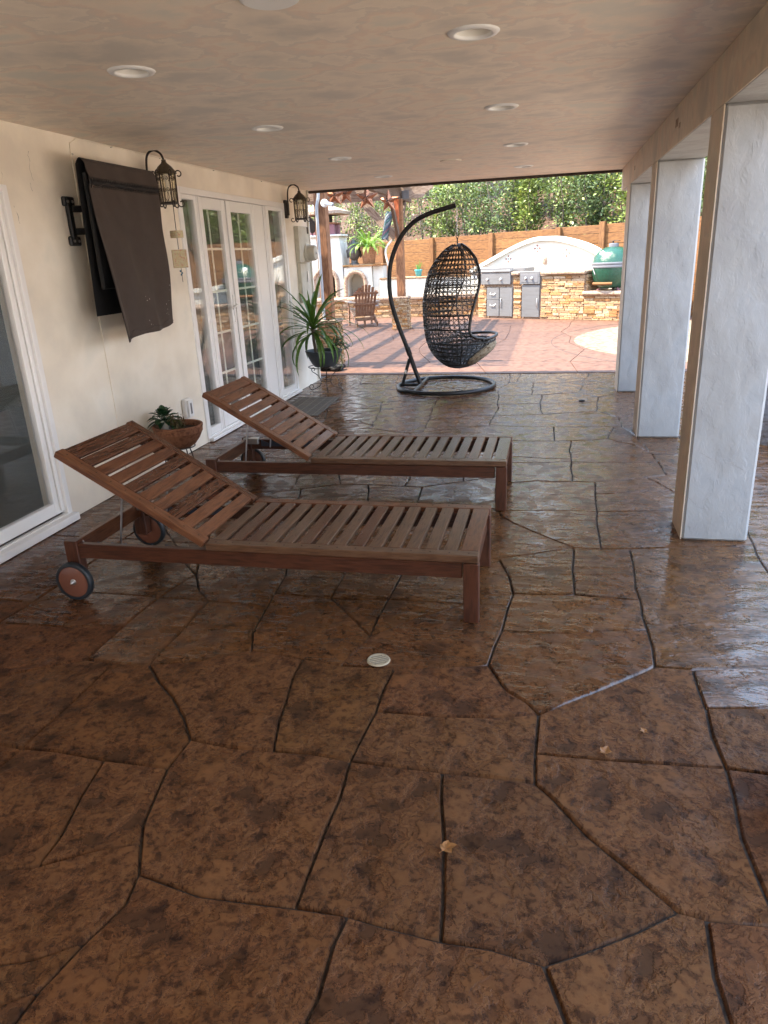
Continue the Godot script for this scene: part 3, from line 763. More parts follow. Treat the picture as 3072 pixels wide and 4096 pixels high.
func wavy(parent: Node, called: String, m: Material, z0: float, z1: float, y0: float, y1: float, x: float, folds: float) -> void:
	var b := MB.new()
	var n := 60
	for i in n:
		var za := lerpf(z0, z1, float(i) / n)
		var zb := lerpf(z0, z1, float(i + 1) / n)
		var xa := x + sin(za * folds) * 0.03
		var xb := x + sin(zb * folds) * 0.03
		var na := Vector3(1, 0, -cos(za * folds) * folds * 0.03).normalized()
		var nb := Vector3(1, 0, -cos(zb * folds) * folds * 0.03).normalized()
		b.quad4([Vector3(xa, y0, za), Vector3(xa, y1, za), Vector3(xb, y1, zb), Vector3(xb, y0, zb)], [na, na, nb, nb])
	put(b, called, m, parent)

func garden_doors() -> void:
	var t := thing("french_doors", "white french doors with two narrow screened side windows, reflecting the yard", "door", Vector3.ZERO)
	var x := XW
	framebox("frame", M.vinyl, t, -8.74, -6.10, 0.0, 2.24, x - 0.12, x + 0.014, 0.055, 0.05)
	for z in [-6.50, -8.135]:
		onebox("mullion", M.vinyl, t, Vector3(x - 0.055, 1.117, z), Vector3(0.12, 2.13, 0.085 if z > -7 else 0.12), 0.006)
		onebox("mullion", M.vinyl, t, Vector3(x + 0.009, 1.117, z), Vector3(0.010, 2.13, 0.04), 0.004)
	# side windows: sash, insect screen, curtain behind
	for s in [[-6.458, -6.155], [-8.685, -8.195]]:
		var w := framebox("side_window", M.vinyl, t, s[0], s[1], 0.05, 2.185, x - 0.045, x + 0.002, 0.040, 0.07)
		pane(w, s[0] + 0.038, s[1] - 0.038, 0.115, 2.147, x - 0.014)
		wavy(w, "curtain", M.curtain, s[0], s[1], 0.06, 2.18, x - 0.11, 24.0)
	# two leaves
	var leafs := [[-7.095, -6.545, -7.005, -6.605], [-8.075, -7.105, -7.74, -7.225]]
	for k in 2:
		var q: Array = leafs[k]
		var b := MB.new()
		var xm := x - 0.032
		var z0: float = q[0]
		var z1: float = q[1]
		var g0: float = q[2]
		var g1: float = q[3]
		if k == 1:
			z0 = -7.80
		b.box(Vector3(xm, 1.117, (z0 + g0) / 2), Vector3(0.045, 2.13, g0 - z0), 0.004)
		b.box(Vector3(xm, 1.117, (z1 + g1) / 2), Vector3(0.045, 2.13, z1 - g1), 0.004)
		b.box(Vector3(xm, 2.132, (g0 + g1) / 2), Vector3(0.044, 0.10, g1 - g0), 0.003)
		b.box(Vector3(xm, 0.135, (g0 + g1) / 2), Vector3(0.044, 0.166, g1 - g0), 0.003)
		var d := put(b, "door_leaf", M.vinyl, t)
		pane(d, g0 - 0.005, g1 + 0.005, 0.21, 2.09, x - 0.022)
		var mb := MB.new()
		for y in [1.735, 1.345, 0.955, 0.565]:
			mb.box(Vector3(x - 0.046, y, (g0 + g1) / 2), Vector3(0.010, 0.022, g1 - g0), 0.002)
		mb.box(Vector3(x - 0.048, 1.15, (g0 + g1) / 2 + (0.03 if k == 0 else 0.0)), Vector3(0.010, 1.88, 0.022), 0.002)
		put(mb, "glazing_bar", M.muntin, d)
		if k == 0:
			var hb := MB.new()
			hb.box(Vector3(x - 0.004, 1.165, -7.055), Vector3(0.012, 0.27, 0.034), 0.005)
			hb.tube(smooth([Vector3(x + 0.0, 1.19, -7.055), Vector3(x + 0.025, 1.195, -7.055), Vector3(x + 0.035, 1.19, -7.02), Vector3(x + 0.032, 1.165, -6.94)]), 0.009, 8)
			put(hb, "handle", M.vinyl, d)
	onebox("door_jamb", M.vinyl, t, Vector3(x - 0.06, 1.117, -7.935), Vector3(0.11, 2.13, 0.265), 0.006)
	onebox("astragal", M.vinyl, t, Vector3(x - 0.003, 1.117, -7.115), Vector3(0.012, 2.12, 0.03), 0.003)
	onebox("threshold", M.vinyl, t, Vector3(x + 0.03, 0.022, -7.42), Vector3(0.06, 0.03, 2.62), 0.004)

func sliding_door() -> void:
	var t := thing("sliding_glass_door", "large sliding glass door with white frame at the left edge", "door")
	var x := XW
	framebox("frame", M.vinyl, t, -4.0, -0.9, 0.0, 2.09, x - 0.13, x + 0.018, 0.045, 0.06)
	onebox("frame_step", M.vinyl, t, Vector3(x - 0.012, 1.07, -3.94), Vector3(0.016, 1.97, 0.03), 0.004)
	for s in [[-3.955, -2.42, 0.0], [-2.48, -0.945, -0.05]]:
		var d := framebox("sash", M.vinyl, t, s[0], s[1], 0.065, 2.04, x - 0.065 + s[2], x - 0.022 + s[2], 0.070, 0.085)
		pane(d, s[0] + 0.07, s[1] - 0.07, 0.145, 1.97, x - 0.040 + s[2])
	onebox("sill", M.vinyl, t, Vector3(x + 0.035, 0.03, -2.45), Vector3(0.07, 0.05, 3.1), 0.005)
	onebox("track", M.iron, t, Vector3(x - 0.022, 0.066, -2.45), Vector3(0.012, 0.008, 2.98), 0.001)

# ---------------------------------------------------------------- things on the wall
func tv_cover() -> void:
	var t := thing("television_mount", "black articulated television mount bolted to the wall", "wall mount")
	var b := MB.new()
	b.box(Vector3(XW + 0.015, 1.91, -4.56), Vector3(0.028, 0.30, 0.05), 0.006)
	for y in [2.03, 1.785]:
		b.box(Vector3(XW + 0.013, y, -4.565), Vector3(0.026, 0.06, 0.115), 0.02)
	put(b, "wall_plate", M.black_metal, t)
	for y in [1.985, 1.845]:
		b = MB.new()
		b.bar(Vector3(XW + 0.03, y, -4.57), Vector3(XW + 0.14, y, -4.72), 0.022, 0.042, 0.006)
		b.bar(Vector3(XW + 0.14, y, -4.72), Vector3(-2.945, y, -4.95), 0.022, 0.042, 0.006)
		put(b, "arm", M.black_metal, t)
	for y in [2.03, 1.785]:
		for z in [-4.59, -4.54]:
			b = MB.new()
			b.lathe([Vector2(0.010, 0), Vector2(0.010, 0.006), Vector2(0.0, 0.007)], 6, Vector3(XW + 0.026, y, z), Basis(Vector3(0, 0, 1), Vector3(1, 0, 0), Vector3(0, 1, 0)))
			put(b, "bolt", M.steel, t)
	b = MB.new()
	b.box(Vector3(-2.935, 1.83, -4.90), Vector3(0.03, 0.72, 0.86), 0.008)
	put(b, "screen_back", M.lining, t)
	# the cloth cover: hangs over the top, long in front and short behind
	var c := thing("television_cover", "dark brown cloth cover draped over the wall mounted television", "cloth cover")
	var fold := noise(31, 1.0, 3)
	var P := func(u: float, w: float) -> Vector3:  # u along the wall 0..1, w from the back hem 0 over the top 0.45 to the front hem 1
		var z := lerpf(-4.455, -5.325, u)
		var p := Vector3.ZERO
		if w < 0.40:
			var k := w / 0.40
			p = Vector3(lerpf(-3.005, -2.972, k), lerpf(1.30, 2.235, k), z)
		elif w < 0.5:
			var k := (w - 0.40) / 0.10
			p = Vector3(lerpf(-2.972, -2.905, k), 2.235 + sin(k * PI) * 0.035, z)
		else:
			var k := (w - 0.5) / 0.5
			var hem := lerpf(1.115, 1.185, u)
			p = Vector3(-2.905 + 0.085 * pow(k, 1.2) * (1.0 - 0.75 * u), lerpf(2.235, hem, k), z)
			p.z += 0.055 * k * k * (0.6 * u)
			var a0 := atan2(u + 0.12, k + 0.18)   # creases that fan out from the upper near corner
			p.x += (0.022 * sin(a0 * 15.0) * minf(1.0, k * 3.0) + 0.010 * sin(u * 21.0 + 2.0 * k)) * (0.35 + 0.65 * k) * (1.0 - 0.3 * u)
			p.x += 0.012 * exp(-pow((k - 0.075) / 0.02, 2.0))
			p.y += 0.012 * sin(u * 5.0 + 0.6) * k
			p.z -= 0.010 * sin(k * 6.0) * u
		return p
	for side in 2:
		b = MB.new()
		var nu := 44
		var nw := 60
		for i in nu:
			for j in nw:
				var q := []
				var nn := []
				for o in [[0, 0], [1, 0], [1, 1], [0, 1]]:
					var u := float(i + o[0]) / nu
					var w := float(j + o[1]) / nw
					var p: Vector3 = P.call(u, w)
					var du: Vector3 = P.call(u + 0.004, w) - P.call(u - 0.004, w)
					var dw: Vector3 = P.call(u, w + 0.004) - P.call(u, w - 0.004)
					var m := du.cross(dw).normalized()
					if m.dot(p - Vector3(-2.94, 1.6, p.z)) < 0:
						m = -m
					q.append(p - m * 0.004 * side)
					nn.append(m * (1 - 2 * side))
				b.quad4(q, nn)
		put(b, "cloth" if side == 0 else "lining", M.cover if side == 0 else M.lining, c)
	for e in [[0.475, 0.0], [0.555, 0.004], [0.985, 0.003]]:
		b = MB.new()
		var p := []
		for i in 41:
			p.append(P.call(i / 40.0, e[0] + 0.006 * sin(i * 0.5)) + Vector3(0.002, 0, 0))
		b.tube(p, 0.0028, 5)
		put(b, "seam", M.cover, c)
	b = MB.new()
	for i in 14:
		var w := rng.randf_range(0.86, 0.98)
		var u := rng.randf_range(0.86, 0.99) if i < 8 else rng.randf_range(0.42, 0.56)
		var p: Vector3 = P.call(u, w) + Vector3(0.003, 0, 0)
		b.bar(p, p + Vector3(0.0005, rng.randf_range(-0.012, 0.012), rng.randf_range(-0.012, 0.004)), 0.002, 0.001, 0.0003, Vector3.RIGHT)
	put(b, "paint_fleck", M.ceramic, c)

func lantern(at: Vector3, label: String) -> void:
	# an iron carriage lantern; at is the middle of the glass
	var t := thing("wall_lantern", label, "lantern", at, 0.35, "iron wall lanterns")
	var inv := t.transform.affine_inverse()
	var wx := XW
	var b := MB.new()
	b.box(inv * Vector3(wx + 0.02, at.y + 0.0, at.z), Vector3(0.035, 0.20, 0.075), 0.008, inv.basis)
	b.box(inv * Vector3(wx + 0.045, at.y + 0.0, at.z), Vector3(0.02, 0.14, 0.05), 0.005, inv.basis)
	put(b, "back_plate", M.iron, t)
	b = MB.new()
	var g := [Vector3(wx + 0.05, at.y + 0.02, at.z), Vector3(wx + 0.055, at.y + 0.16, at.z), Vector3(wx + 0.075, at.y + 0.235, at.z), Vector3(wx + 0.13, at.y + 0.262, at.z), Vector3(wx + 0.185, at.y + 0.235, at.z), at + Vector3(0, 0.19, 0)]
	for i in g.size():
		g[i] = inv * (g[i] as Vector3)
	b.tube(smooth(g), 0.0085, 8)
	put(b, "arm", M.iron, t)
	b = MB.new()
	b.lathe([Vector2(0.088, 0.092), Vector2(0.085, 0.10), Vector2(0.05, 0.145), Vector2(0.022, 0.168), Vector2(0.016, 0.182), Vector2(0.019, 0.19), Vector2(0.0, 0.196)], 6)
	put(b, "cap", M.lantern_roof, t)
	b = MB.new()
	b.lathe([Vector2(0.062, -0.112), Vector2(0.066, 0.092)], 6)
	put(b, "glass", M.lantern_glass, t)
	b = MB.new()
	b.lathe([Vector2(0.0, -0.125), Vector2(0.07, -0.125), Vector2(0.074, -0.118), Vector2(0.07, -0.11)], 6)
	put(b, "base_plate", M.iron, t)
	b = MB.new()
	b.lathe([Vector2(0.0, -0.02), Vector2(0.012, -0.03), Vector2(0.014, 0.0), Vector2(0.014, 0.05), Vector2(0.018, 0.06), Vector2(0.018, 0.09)], 8)
	put(b, "bulb", M.ceramic, t)
	for k in 6:
		var a := TAU * k / 6
		var o := Vector3(cos(a), 0, sin(a))
		b = MB.new()
		b.tube([o * 0.068 + Vector3(0, -0.12, 0), o * 0.072 + Vector3(0, 0.095, 0)], 0.006, 6)
		put(b, "corner_bar", M.iron, t)
		b = MB.new()
		b.tube(spiral(o * 0.098 + Vector3(0, 0.088, 0), o, Vector3.UP, 0.028, 0.014, PI * 0.98, -PI * 0.75, 14), 0.0052, 6)
		b.tube(spiral(o * 0.096 + Vector3(0, -0.122, 0), o, Vector3.UP, 0.028, 0.014, -PI * 0.98, PI * 0.75, 14), 0.0052, 6)
		put(b, "scroll", M.iron, t)
		var a2 := a + TAU / 12
		var fo := Vector3(cos(a2), 0, sin(a2)) * 0.061
		var sx := Vector3(-sin(a2), 0, cos(a2))
		b = MB.new()
		for sg in [-1.0, 1.0]:
			b.tube(spiral(fo + sx * sg * 0.012 + Vector3(0, -0.02, 0), sx * sg, Vector3.UP, 0.014, 0.004, -PI * 0.6, PI * 1.5, 14), 0.0022, 4)
			b.tube(smooth([fo + Vector3(0, -0.11, 0), fo + sx * sg * 0.014 + Vector3(0, -0.08, 0), fo + sx * sg * 0.010 + Vector3(0, -0.034, 0)], 4), 0.0022, 4)
			b.tube(spiral(fo + sx * sg * 0.012 + Vector3(0, 0.055, 0), sx * sg, Vector3.UP, 0.012, 0.003, PI * 0.6, -PI * 1.5, 14), 0.0022, 4)
		put(b, "filigree", M.iron, t)

func wind_chime() -> void:
	var t := thing("wind_chime", "hanging chime of floral printed tin pieces under the nearer lantern", "wind chime", Vector3(-2.885, 1.65, -5.50), -0.95)
	var pr := ntex(noise(41, 0.03, 3, FastNoiseLite.TYPE_SIMPLEX_SMOOTH), [[0.0, Color(0.70, 0.16, 0.13)], [0.24, Color(0.74, 0.22, 0.18)], [0.27, Color(0.86, 0.80, 0.66)], [0.44, Color(0.84, 0.78, 0.63)], [0.46, Color(0.52, 0.56, 0.36)], [0.50, Color(0.86, 0.80, 0.66)], [0.66, Color(0.86, 0.80, 0.66)], [0.69, Color(0.82, 0.66, 0.24)], [0.76, Color(0.84, 0.70, 0.30)], [0.78, Color(0.85, 0.80, 0.66)], [0.84, Color(0.28, 0.32, 0.46)]], 256)
	var m := tri_mat(Color(0.9, 0.9, 0.9), pr, Vector3.ONE * 9, 0.5)
	m.uv1_world_triplanar = false
	var b := MB.new()
	b.tube([Vector3(0.02, 0.42, 0), Vector3(0.008, 0.30, 0), Vector3(0, 0.19, 0)], 0.003, 5)
	b.tube([Vector3(0, 0.16, 0), Vector3(0, 0.07, 0)], 0.002, 5)
	b.tube(smooth([Vector3(0, -0.065, 0), Vector3(0.004, -0.11, 0), Vector3(-0.004, -0.15, 0), Vector3(0.003, -0.175, 0)]), 0.002, 5)
	put(b, "string", M.iron, t)
	b = MB.new()
	b.lathe([Vector2(0.046, 0.155), Vector2(0.048, 0.157), Vector2(0.050, 0.155), Vector2(0.050, 0.205), Vector2(0.048, 0.207), Vector2(0.0, 0.207)], 28)
	put(b, "tin_ring", m, t)
	b = MB.new()
	b.box(Vector3.ZERO, Vector3(0.012, 0.136, 0.115), 0.005)
	put(b, "tin_plate", m, t)
	b = MB.new()
	var p := []
	for i in 40:
		p.append(Vector3(cos(i * 0.9) * 0.006, 0.155 - i * 0.0021, sin(i * 0.9) * 0.006))
	b.tube(p, 0.0014, 4)
	put(b, "spring", M.steel, t)
	for q in [[0.002, -0.092, 0.008], [0.006, -0.107, -0.002], [-0.003, -0.12, 0.003]]:
		b = MB.new()
		b.lathe([Vector2(0, -0.008), Vector2(0.006, -0.005), Vector2(0.008, 0), Vector2(0.006, 0.005), Vector2(0, 0.008)], 10, Vector3(q[0], q[1], q[2]))
		put(b, "bead", mat(lin(0.02, 0.13, 0.22), 0.2), t)

func wall_fittings() -> void:
	# cable clipped to the wall
	var b := MB.new()
	var p := [Vector3(XW + 0.004, 0.02, -4.715), Vector3(XW + 0.004, 0.5, -4.71), Vector3(XW + 0.004, 1.39, -4.70), Vector3(XW + 0.004, 2.36, -4.705), Vector3(XW + 0.004, 2.395, -4.71), Vector3(XW + 0.006, 2.432, -4.79), Vector3(XW + 0.010, 2.434, -4.9)]
	for i in 24:
		p.append(Vector3(XW + 0.010, 2.432 + 0.002 * sin(i * 1.3), -5.1 - i * 0.185))
	b.tube(p, 0.0045, 6)
	var c := put(b, "wall_cable", M.stucco)
	tag(c, "thin cable clipped up the wall and along the ceiling edge", "cable")
	for q in [[1.39, -4.70], [2.33, -4.712], [2.43, -5.2], [2.43, -5.9], [2.43, -6.9], [2.43, -8.1]]:
		onebox("clip", M.meter_box, c, Vector3(XW + 0.007, q[0], q[1]), Vector3(0.014, 0.012, 0.016), 0.003)
	# switch plate beside the doors
	var t := thing("switch_plate", "white double switch plate half hidden by the cloth cover", "switch", Vector3(XW + 0.004, 1.36, -5.72))
	onebox("plate", M.ceramic, t, Vector3.ZERO, Vector3(0.008, 0.125, 0.085), 0.003)
	for y in [-0.028, 0.028]:
		onebox("toggle", M.white_plastic, t, Vector3(0.008, y, 0), Vector3(0.014, 0.026, 0.022), 0.004)
	# weatherproof box low on the wall
	t = thing("outlet_cover", "white plastic outlet box low on the wall beside the terracotta bowl", "outlet cover", Vector3(XW, 0.405, -5.74))
	onebox("body", M.white_plastic, t, Vector3(0.028, 0, 0), Vector3(0.056, 0.175, 0.105), 0.014)
	onebox("lid", M.white_plastic, t, Vector3(0.062, 0, 0), Vector3(0.014, 0.150, 0.085), 0.006)
	onebox("slot", M.grey_plastic, t, Vector3(0.0692, 0.0, 0), Vector3(0.003, 0.095, 0.026), 0.001)
	# electric meter near the far corner of the wall
	t = thing("electric_meter", "beige electric meter box with round dial on the far end of wall", "electric meter", Vector3(XW, 1.72, -9.25))
	onebox("upper_box", M.meter_box, t, Vector3(0.03, 0.06, 0.0), Vector3(0.06, 0.43, 0.40), 0.006)
	onebox("lower_box", M.meter_box, t, Vector3(0.026, -0.40, 0.0), Vector3(0.052, 0.48, 0.38), 0.006)
	var bs := Basis(Vector3(0, 1, 0), Vector3(1, 0, 0), Vector3(0, 0, -1))
	b = MB.new()
	b.lathe([Vector2(0.108, 0.06), Vector2(0.112, 0.07), Vector2(0.108, 0.085), Vector2(0.096, 0.088), Vector2(0.094, 0.17), Vector2(0.086, 0.186), Vector2(0.0, 0.19)], 32, Vector3(0, -0.045, -0.06), bs)
	put(b, "dial_housing", M.meter_box, t)
	onebox("dial_window", M.grey_plastic, t, Vector3(0.190, -0.05, -0.06), Vector3(0.006, 0.022, 0.04), 0.001)
	b = MB.new()
	b.tube([Vector3(0.055, 0.27, -0.145), Vector3(0.055, 0.19, -0.15)], 0.02, 8)
	put(b, "latch", M.iron, t)
	b = MB.new()
	b.tube(smooth([Vector3(0.058, -0.26, -0.04), Vector3(0.062, -0.33, -0.045), Vector3(0.058, -0.40, -0.04)]), 0.012, 6)
	put(b, "padlock", M.steel, t)
	b = MB.new()
	b.tube(smooth([Vector3(XW + 0.02, 2.44, -9.64), Vector3(XW + 0.02, 2.34, -9.63), Vector3(XW + 0.02, 2.24, -9.585), Vector3(XW + 0.02, 1.8, -9.58), Vector3(XW + 0.02, 1.0, -9.575), Vector3(XW + 0.02, 0.02, -9.57)]), 0.014, 8)
	c = put(b, "wall_conduit", M.meter_box)
	tag(c, "grey green conduit pipe running down behind the electric meter", "pipe")

# ---------------------------------------------------------------- loungers
func lounger(at: Vector3, length: float, width: float, label: String, extra: int) -> void:
	# the origin is the near foot corner of the lounger; x runs back towards the head (negative), z away (negative)
	var t := thing("sun_lounger", label, "sun lounger", at, 0, "slatted teak sun loungers")
	var W := width
	var top := 0.335
	var hinge := -1.315
	var kinds := [M.teak, M.teak2, M.teak3, M.teak_grey]
	var seat_kinds := [M.teak3, M.teak_grey, M.teak_grey, M.teak]
	# legs at the foot
	for s in [-0.028, -W + 0.028]:
		onebox("leg", M.teak_red, t, Vector3(-0.036, 0.147, s), Vector3(0.07, 0.294, 0.056), 0.004)
	# aprons
	for s in [-0.032, -W + 0.032]:
		onebox("apron", M.teak_red, t, Vector3((-length - 0.0) / 2 - 0.012, 0.255, s), Vector3(length - 0.13, 0.078, 0.034), 0.003)
	onebox("end_apron", M.teak_red, t, Vector3(-0.03, 0.255, -W / 2), Vector3(0.026, 0.076, W - 0.115), 0.003)
	onebox("end_apron", M.teak, t, Vector3(-length + 0.055, 0.257, -W / 2), Vector3(0.03, 0.085, W - 0.112), 0.003)
	# wheel legs with wheels
	for s in [-0.030, -W + 0.030]:
		onebox("leg", M.teak_red, t, Vector3(-length + 0.055, 0.205, s), Vector3(0.075, 0.21, 0.055), 0.004)
		var out := 1.0 if s > -0.1 else -1.0
		var w := Node3D.new()
		w.name = "wheel"
		t.add_child(w, true)
		w.position = Vector3(-length + 0.06, 0.103, s + out * 0.052)
		var bs := Basis(Vector3(1, 0, 0), Vector3(0, 0, out), Vector3(0, -out, 0))
		var b := MB.new()
		b.lathe([Vector2(0.084, -0.016), Vector2(0.097, -0.018), Vector2(0.103, -0.010), Vector2(0.103, 0.010), Vector2(0.097, 0.018), Vector2(0.084, 0.016)], 40, Vector3.ZERO, bs)
		put(b, "tyre", M.rubber, w)
		b = MB.new()
		b.lathe([Vector2(0.0, -0.012), Vector2(0.085, -0.012), Vector2(0.0851, 0.012), Vector2(0.0, 0.012)], 32, Vector3.ZERO, bs)
		put(b, "disc", M.hub, w)
		b = MB.new()
		b.lathe([Vector2(0.016, 0.012), Vector2(0.016, 0.015), Vector2(0.009, 0.016), Vector2(0.009, 0.024), Vector2(0.005, 0.026), Vector2(0.005, 0.034), Vector2(0.0, 0.035)], 12, Vector3.ZERO, bs)
		put(b, "axle_nut", M.steel, w)
	# seat: side rails, end rails and slats
	for s in [-0.031, -W + 0.031]:
		onebox("seat_rail", seat_kinds[rng.randi() % 4], t, Vector3(hinge / 2 - 0.001, top - 0.019, s), Vector3(-hinge - 0.002, 0.036, 0.062), 0.004)
	var n := 15
	var pitch := (-hinge - 0.004) / n
	for i in n:
		var m: Material = seat_kinds[rng.randi() % 4]
		onebox("slat", m, t, Vector3(-0.004 - pitch * (i + 0.5), top - 0.0125 + rng.randf_range(-0.001, 0.001), -W / 2), Vector3(pitch - (0.006 if i == 0 else 0.026), 0.021, W - 0.126), 0.003)
	for z in [-0.085, -W + 0.085]:
		onebox("under_batten", M.teak_red, t, Vector3(hinge / 2, top - 0.042, z), Vector3(-hinge - 0.08, 0.036, 0.03), 0.002)
	# backrest, tilted up from the hinge
	var br := Node3D.new()
	br.name = "backrest"
	t.add_child(br, true)
	br.position = Vector3(hinge - 0.012, top - 0.008, 0)
	var ang := deg_to_rad(31.5)
	br.rotation.z = -ang
	var L := 0.845
	for s in [-0.031, -W + 0.031]:
		onebox("rail", kinds[rng.randi() % 3], br, Vector3(-L / 2, 0, s), Vector3(L, 0.036, 0.060), 0.004)
	var nb := 10
	var pb := (L - 0.01) / nb
	for i in nb:
		onebox("slat", kinds[rng.randi() % 3] if i > 1 else kinds[rng.randi() % 2], br, Vector3(-0.005 - pb * (i + 0.5), 0.006 + rng.randf_range(-0.001, 0.001), -W / 2), Vector3(pb - (0.022 if i < nb - 1 else 0.004), 0.021, W - 0.122), 0.003)
	for z in [-0.09, -W + 0.09]:
		onebox("under_batten", M.teak_red, br, Vector3(-L / 2, -0.022, z), Vector3(L - 0.05, 0.03, 0.028), 0.002)
	# steel corner bracket, notched rail and prop rods
	var b := MB.new()
	b.box(Vector3(-length + 0.115, 0.287, -W + 0.075), Vector3(0.10, 0.045, 0.028), 0.004)
	b.box(Vector3(-length + 0.10, 0.306, -W + 0.060), Vector3(0.11, 0.006, 0.07), 0.002)
	put(b, "corner_bracket", M.steel, t)
	b = MB.new()
	b.box(Vector3(-length + 0.085, 0.285, -0.055), Vector3(0.03, 0.03, 0.008), 0.002)
	put(b, "corner_bracket", M.steel, t)
	for s in [-0.058, -W + 0.058]:
		b = MB.new()
		var poly := PackedVector2Array([Vector2(0, 0)])
		poly.append(Vector2(0.42, 0))
		poly.append(Vector2(0.42, 0.045))
		for k in 5:
			var x0 := 0.38 - k * 0.075
			poly.append(Vector2(x0, 0.05))
			poly.append(Vector2(x0 - 0.018, 0.024))
			poly.append(Vector2(x0 - 0.045, 0.034))
		poly.append(Vector2(0, 0.05))
		b.prism(poly, Vector3(-length + 0.18, 0.245, s), Vector3.RIGHT, Vector3.UP, Vector3.BACK, 0.006)
		put(b, "notched_rail", M.blue_steel, t)
	for s in [-0.11, -W + 0.11]:
		var head := Vector3(hinge - 0.012, top - 0.012, 0) + Basis(Vector3(0, 0, 1), -ang) * Vector3(-0.52, -0.03, s)
		b = MB.new()
		b.tube([head, Vector3(-length + 0.27, 0.25, s)], 0.0055, 6)
		put(b, "prop_rod", M.steel, t)
	b = MB.new()
	for i in nb:
		for z in [-0.031, -W + 0.031]:
			b.lathe([Vector2(0.0045, 0), Vector2(0.004, 0.0012), Vector2(0, 0.0014)], 6, br.position + Basis(Vector3(0, 0, 1), -ang) * Vector3(-0.005 - pb * (i + 0.5), 0.018, z), Basis(Vector3(0, 0, 1), -ang))
	for i in n:
		for z in [-0.031, -W + 0.031]:
			b.lathe([Vector2(0.0045, 0), Vector2(0.004, 0.0012), Vector2(0, 0.0014)], 6, Vector3(-0.004 - pitch * (i + 0.5), top - 0.001, z))
	put(b, "screw_heads", M.iron, t)
	# beads of water left on the boards
	b = MB.new()
	var rg := RandomNumberGenerator.new()
	rg.seed = 500 + extra
	var bsb := Basis(Vector3(0, 0, 1), -ang)
	for i in 420:
		var onback := i < 240
		var k := rg.randi() % (nb if onback else n)
		var z := -0.08 - rg.randf() * (W - 0.16)
		var r := rg.randf_range(0.0016, 0.0042)
		var q: Vector3
		if onback:
			q = br.position + bsb * Vector3(-0.005 - pb * (k + 0.5) + rg.randf_range(-0.5, 0.5) * (pb - 0.032), 0.0172, z)
		else:
			q = Vector3(-0.004 - pitch * (k + 0.5) + rg.randf_range(-0.5, 0.5) * (pitch - 0.034), top - 0.0012, z)
		b.lathe([Vector2(r, 0), Vector2(r * 0.8, r * 0.38), Vector2(0, r * 0.55)], 6, q, bsb if onback else Basis.IDENTITY, Vector2(1, rg.randf_range(0.7, 1.6)))
	tag(put(b, "water_beads", M.water, t), "", "", "", "stuff")

# ---------------------------------------------------------------- egg chair
func egg_ring(y: float) -> Array:  # [centre x, half depth, half width, opening angle] at a height
	var T := [[0.241, -1.13, 0.03, PI], [0.262, -1.12, 0.13, PI], [0.30, -1.105, 0.205, PI], [0.36, -1.10, 0.28, PI], [0.413, -1.097, 0.332, PI], [0.50, -1.09, 0.392, PI], [0.585, -1.087, 0.424, PI], [0.615, -1.09, 0.426, 2.30], [0.66, -1.10, 0.424, 2.03], [0.72, -1.11, 0.424, 1.98], [0.80, -1.12, 0.421, 2.02], [0.92, -1.137, 0.410, 2.13], [1.03, -1.15, 0.398, 2.28], [1.15, -1.148, 0.383, 2.42], [1.26, -1.14, 0.368, 2.54], [1.40, -1.132, 0.333, 2.60], [1.53, -1.115, 0.262, 2.58], [1.62, -1.115, 0.178, 2.52], [1.67, -1.118, 0.105, 2.5], [1.70, -1.12, 0.03, 2.5]]
	for i in T.size() - 1:
		if y <= T[i + 1][0] or i == T.size() - 2:
			var k := clampf((y - T[i][0]) / (T[i + 1][0] - T[i][0]), 0.0, 1.0)
			return [lerpf(T[i][1], T[i + 1][1], k), lerpf(T[i][2], T[i + 1][2], k), 0, (PI if y < 0.6 else lerpf(T[i][3], T[i + 1][3], k) - 0.42)]
	return [0, 0, 0, 0]

func egg_pt(y: float, phi: float, o := 0.0) -> Vector3:
	var e := egg_ring(y)
	var a: float = e[1] + o
	return Vector3(e[0] - a * cos(phi), y, -9.0 + a * sin(phi))

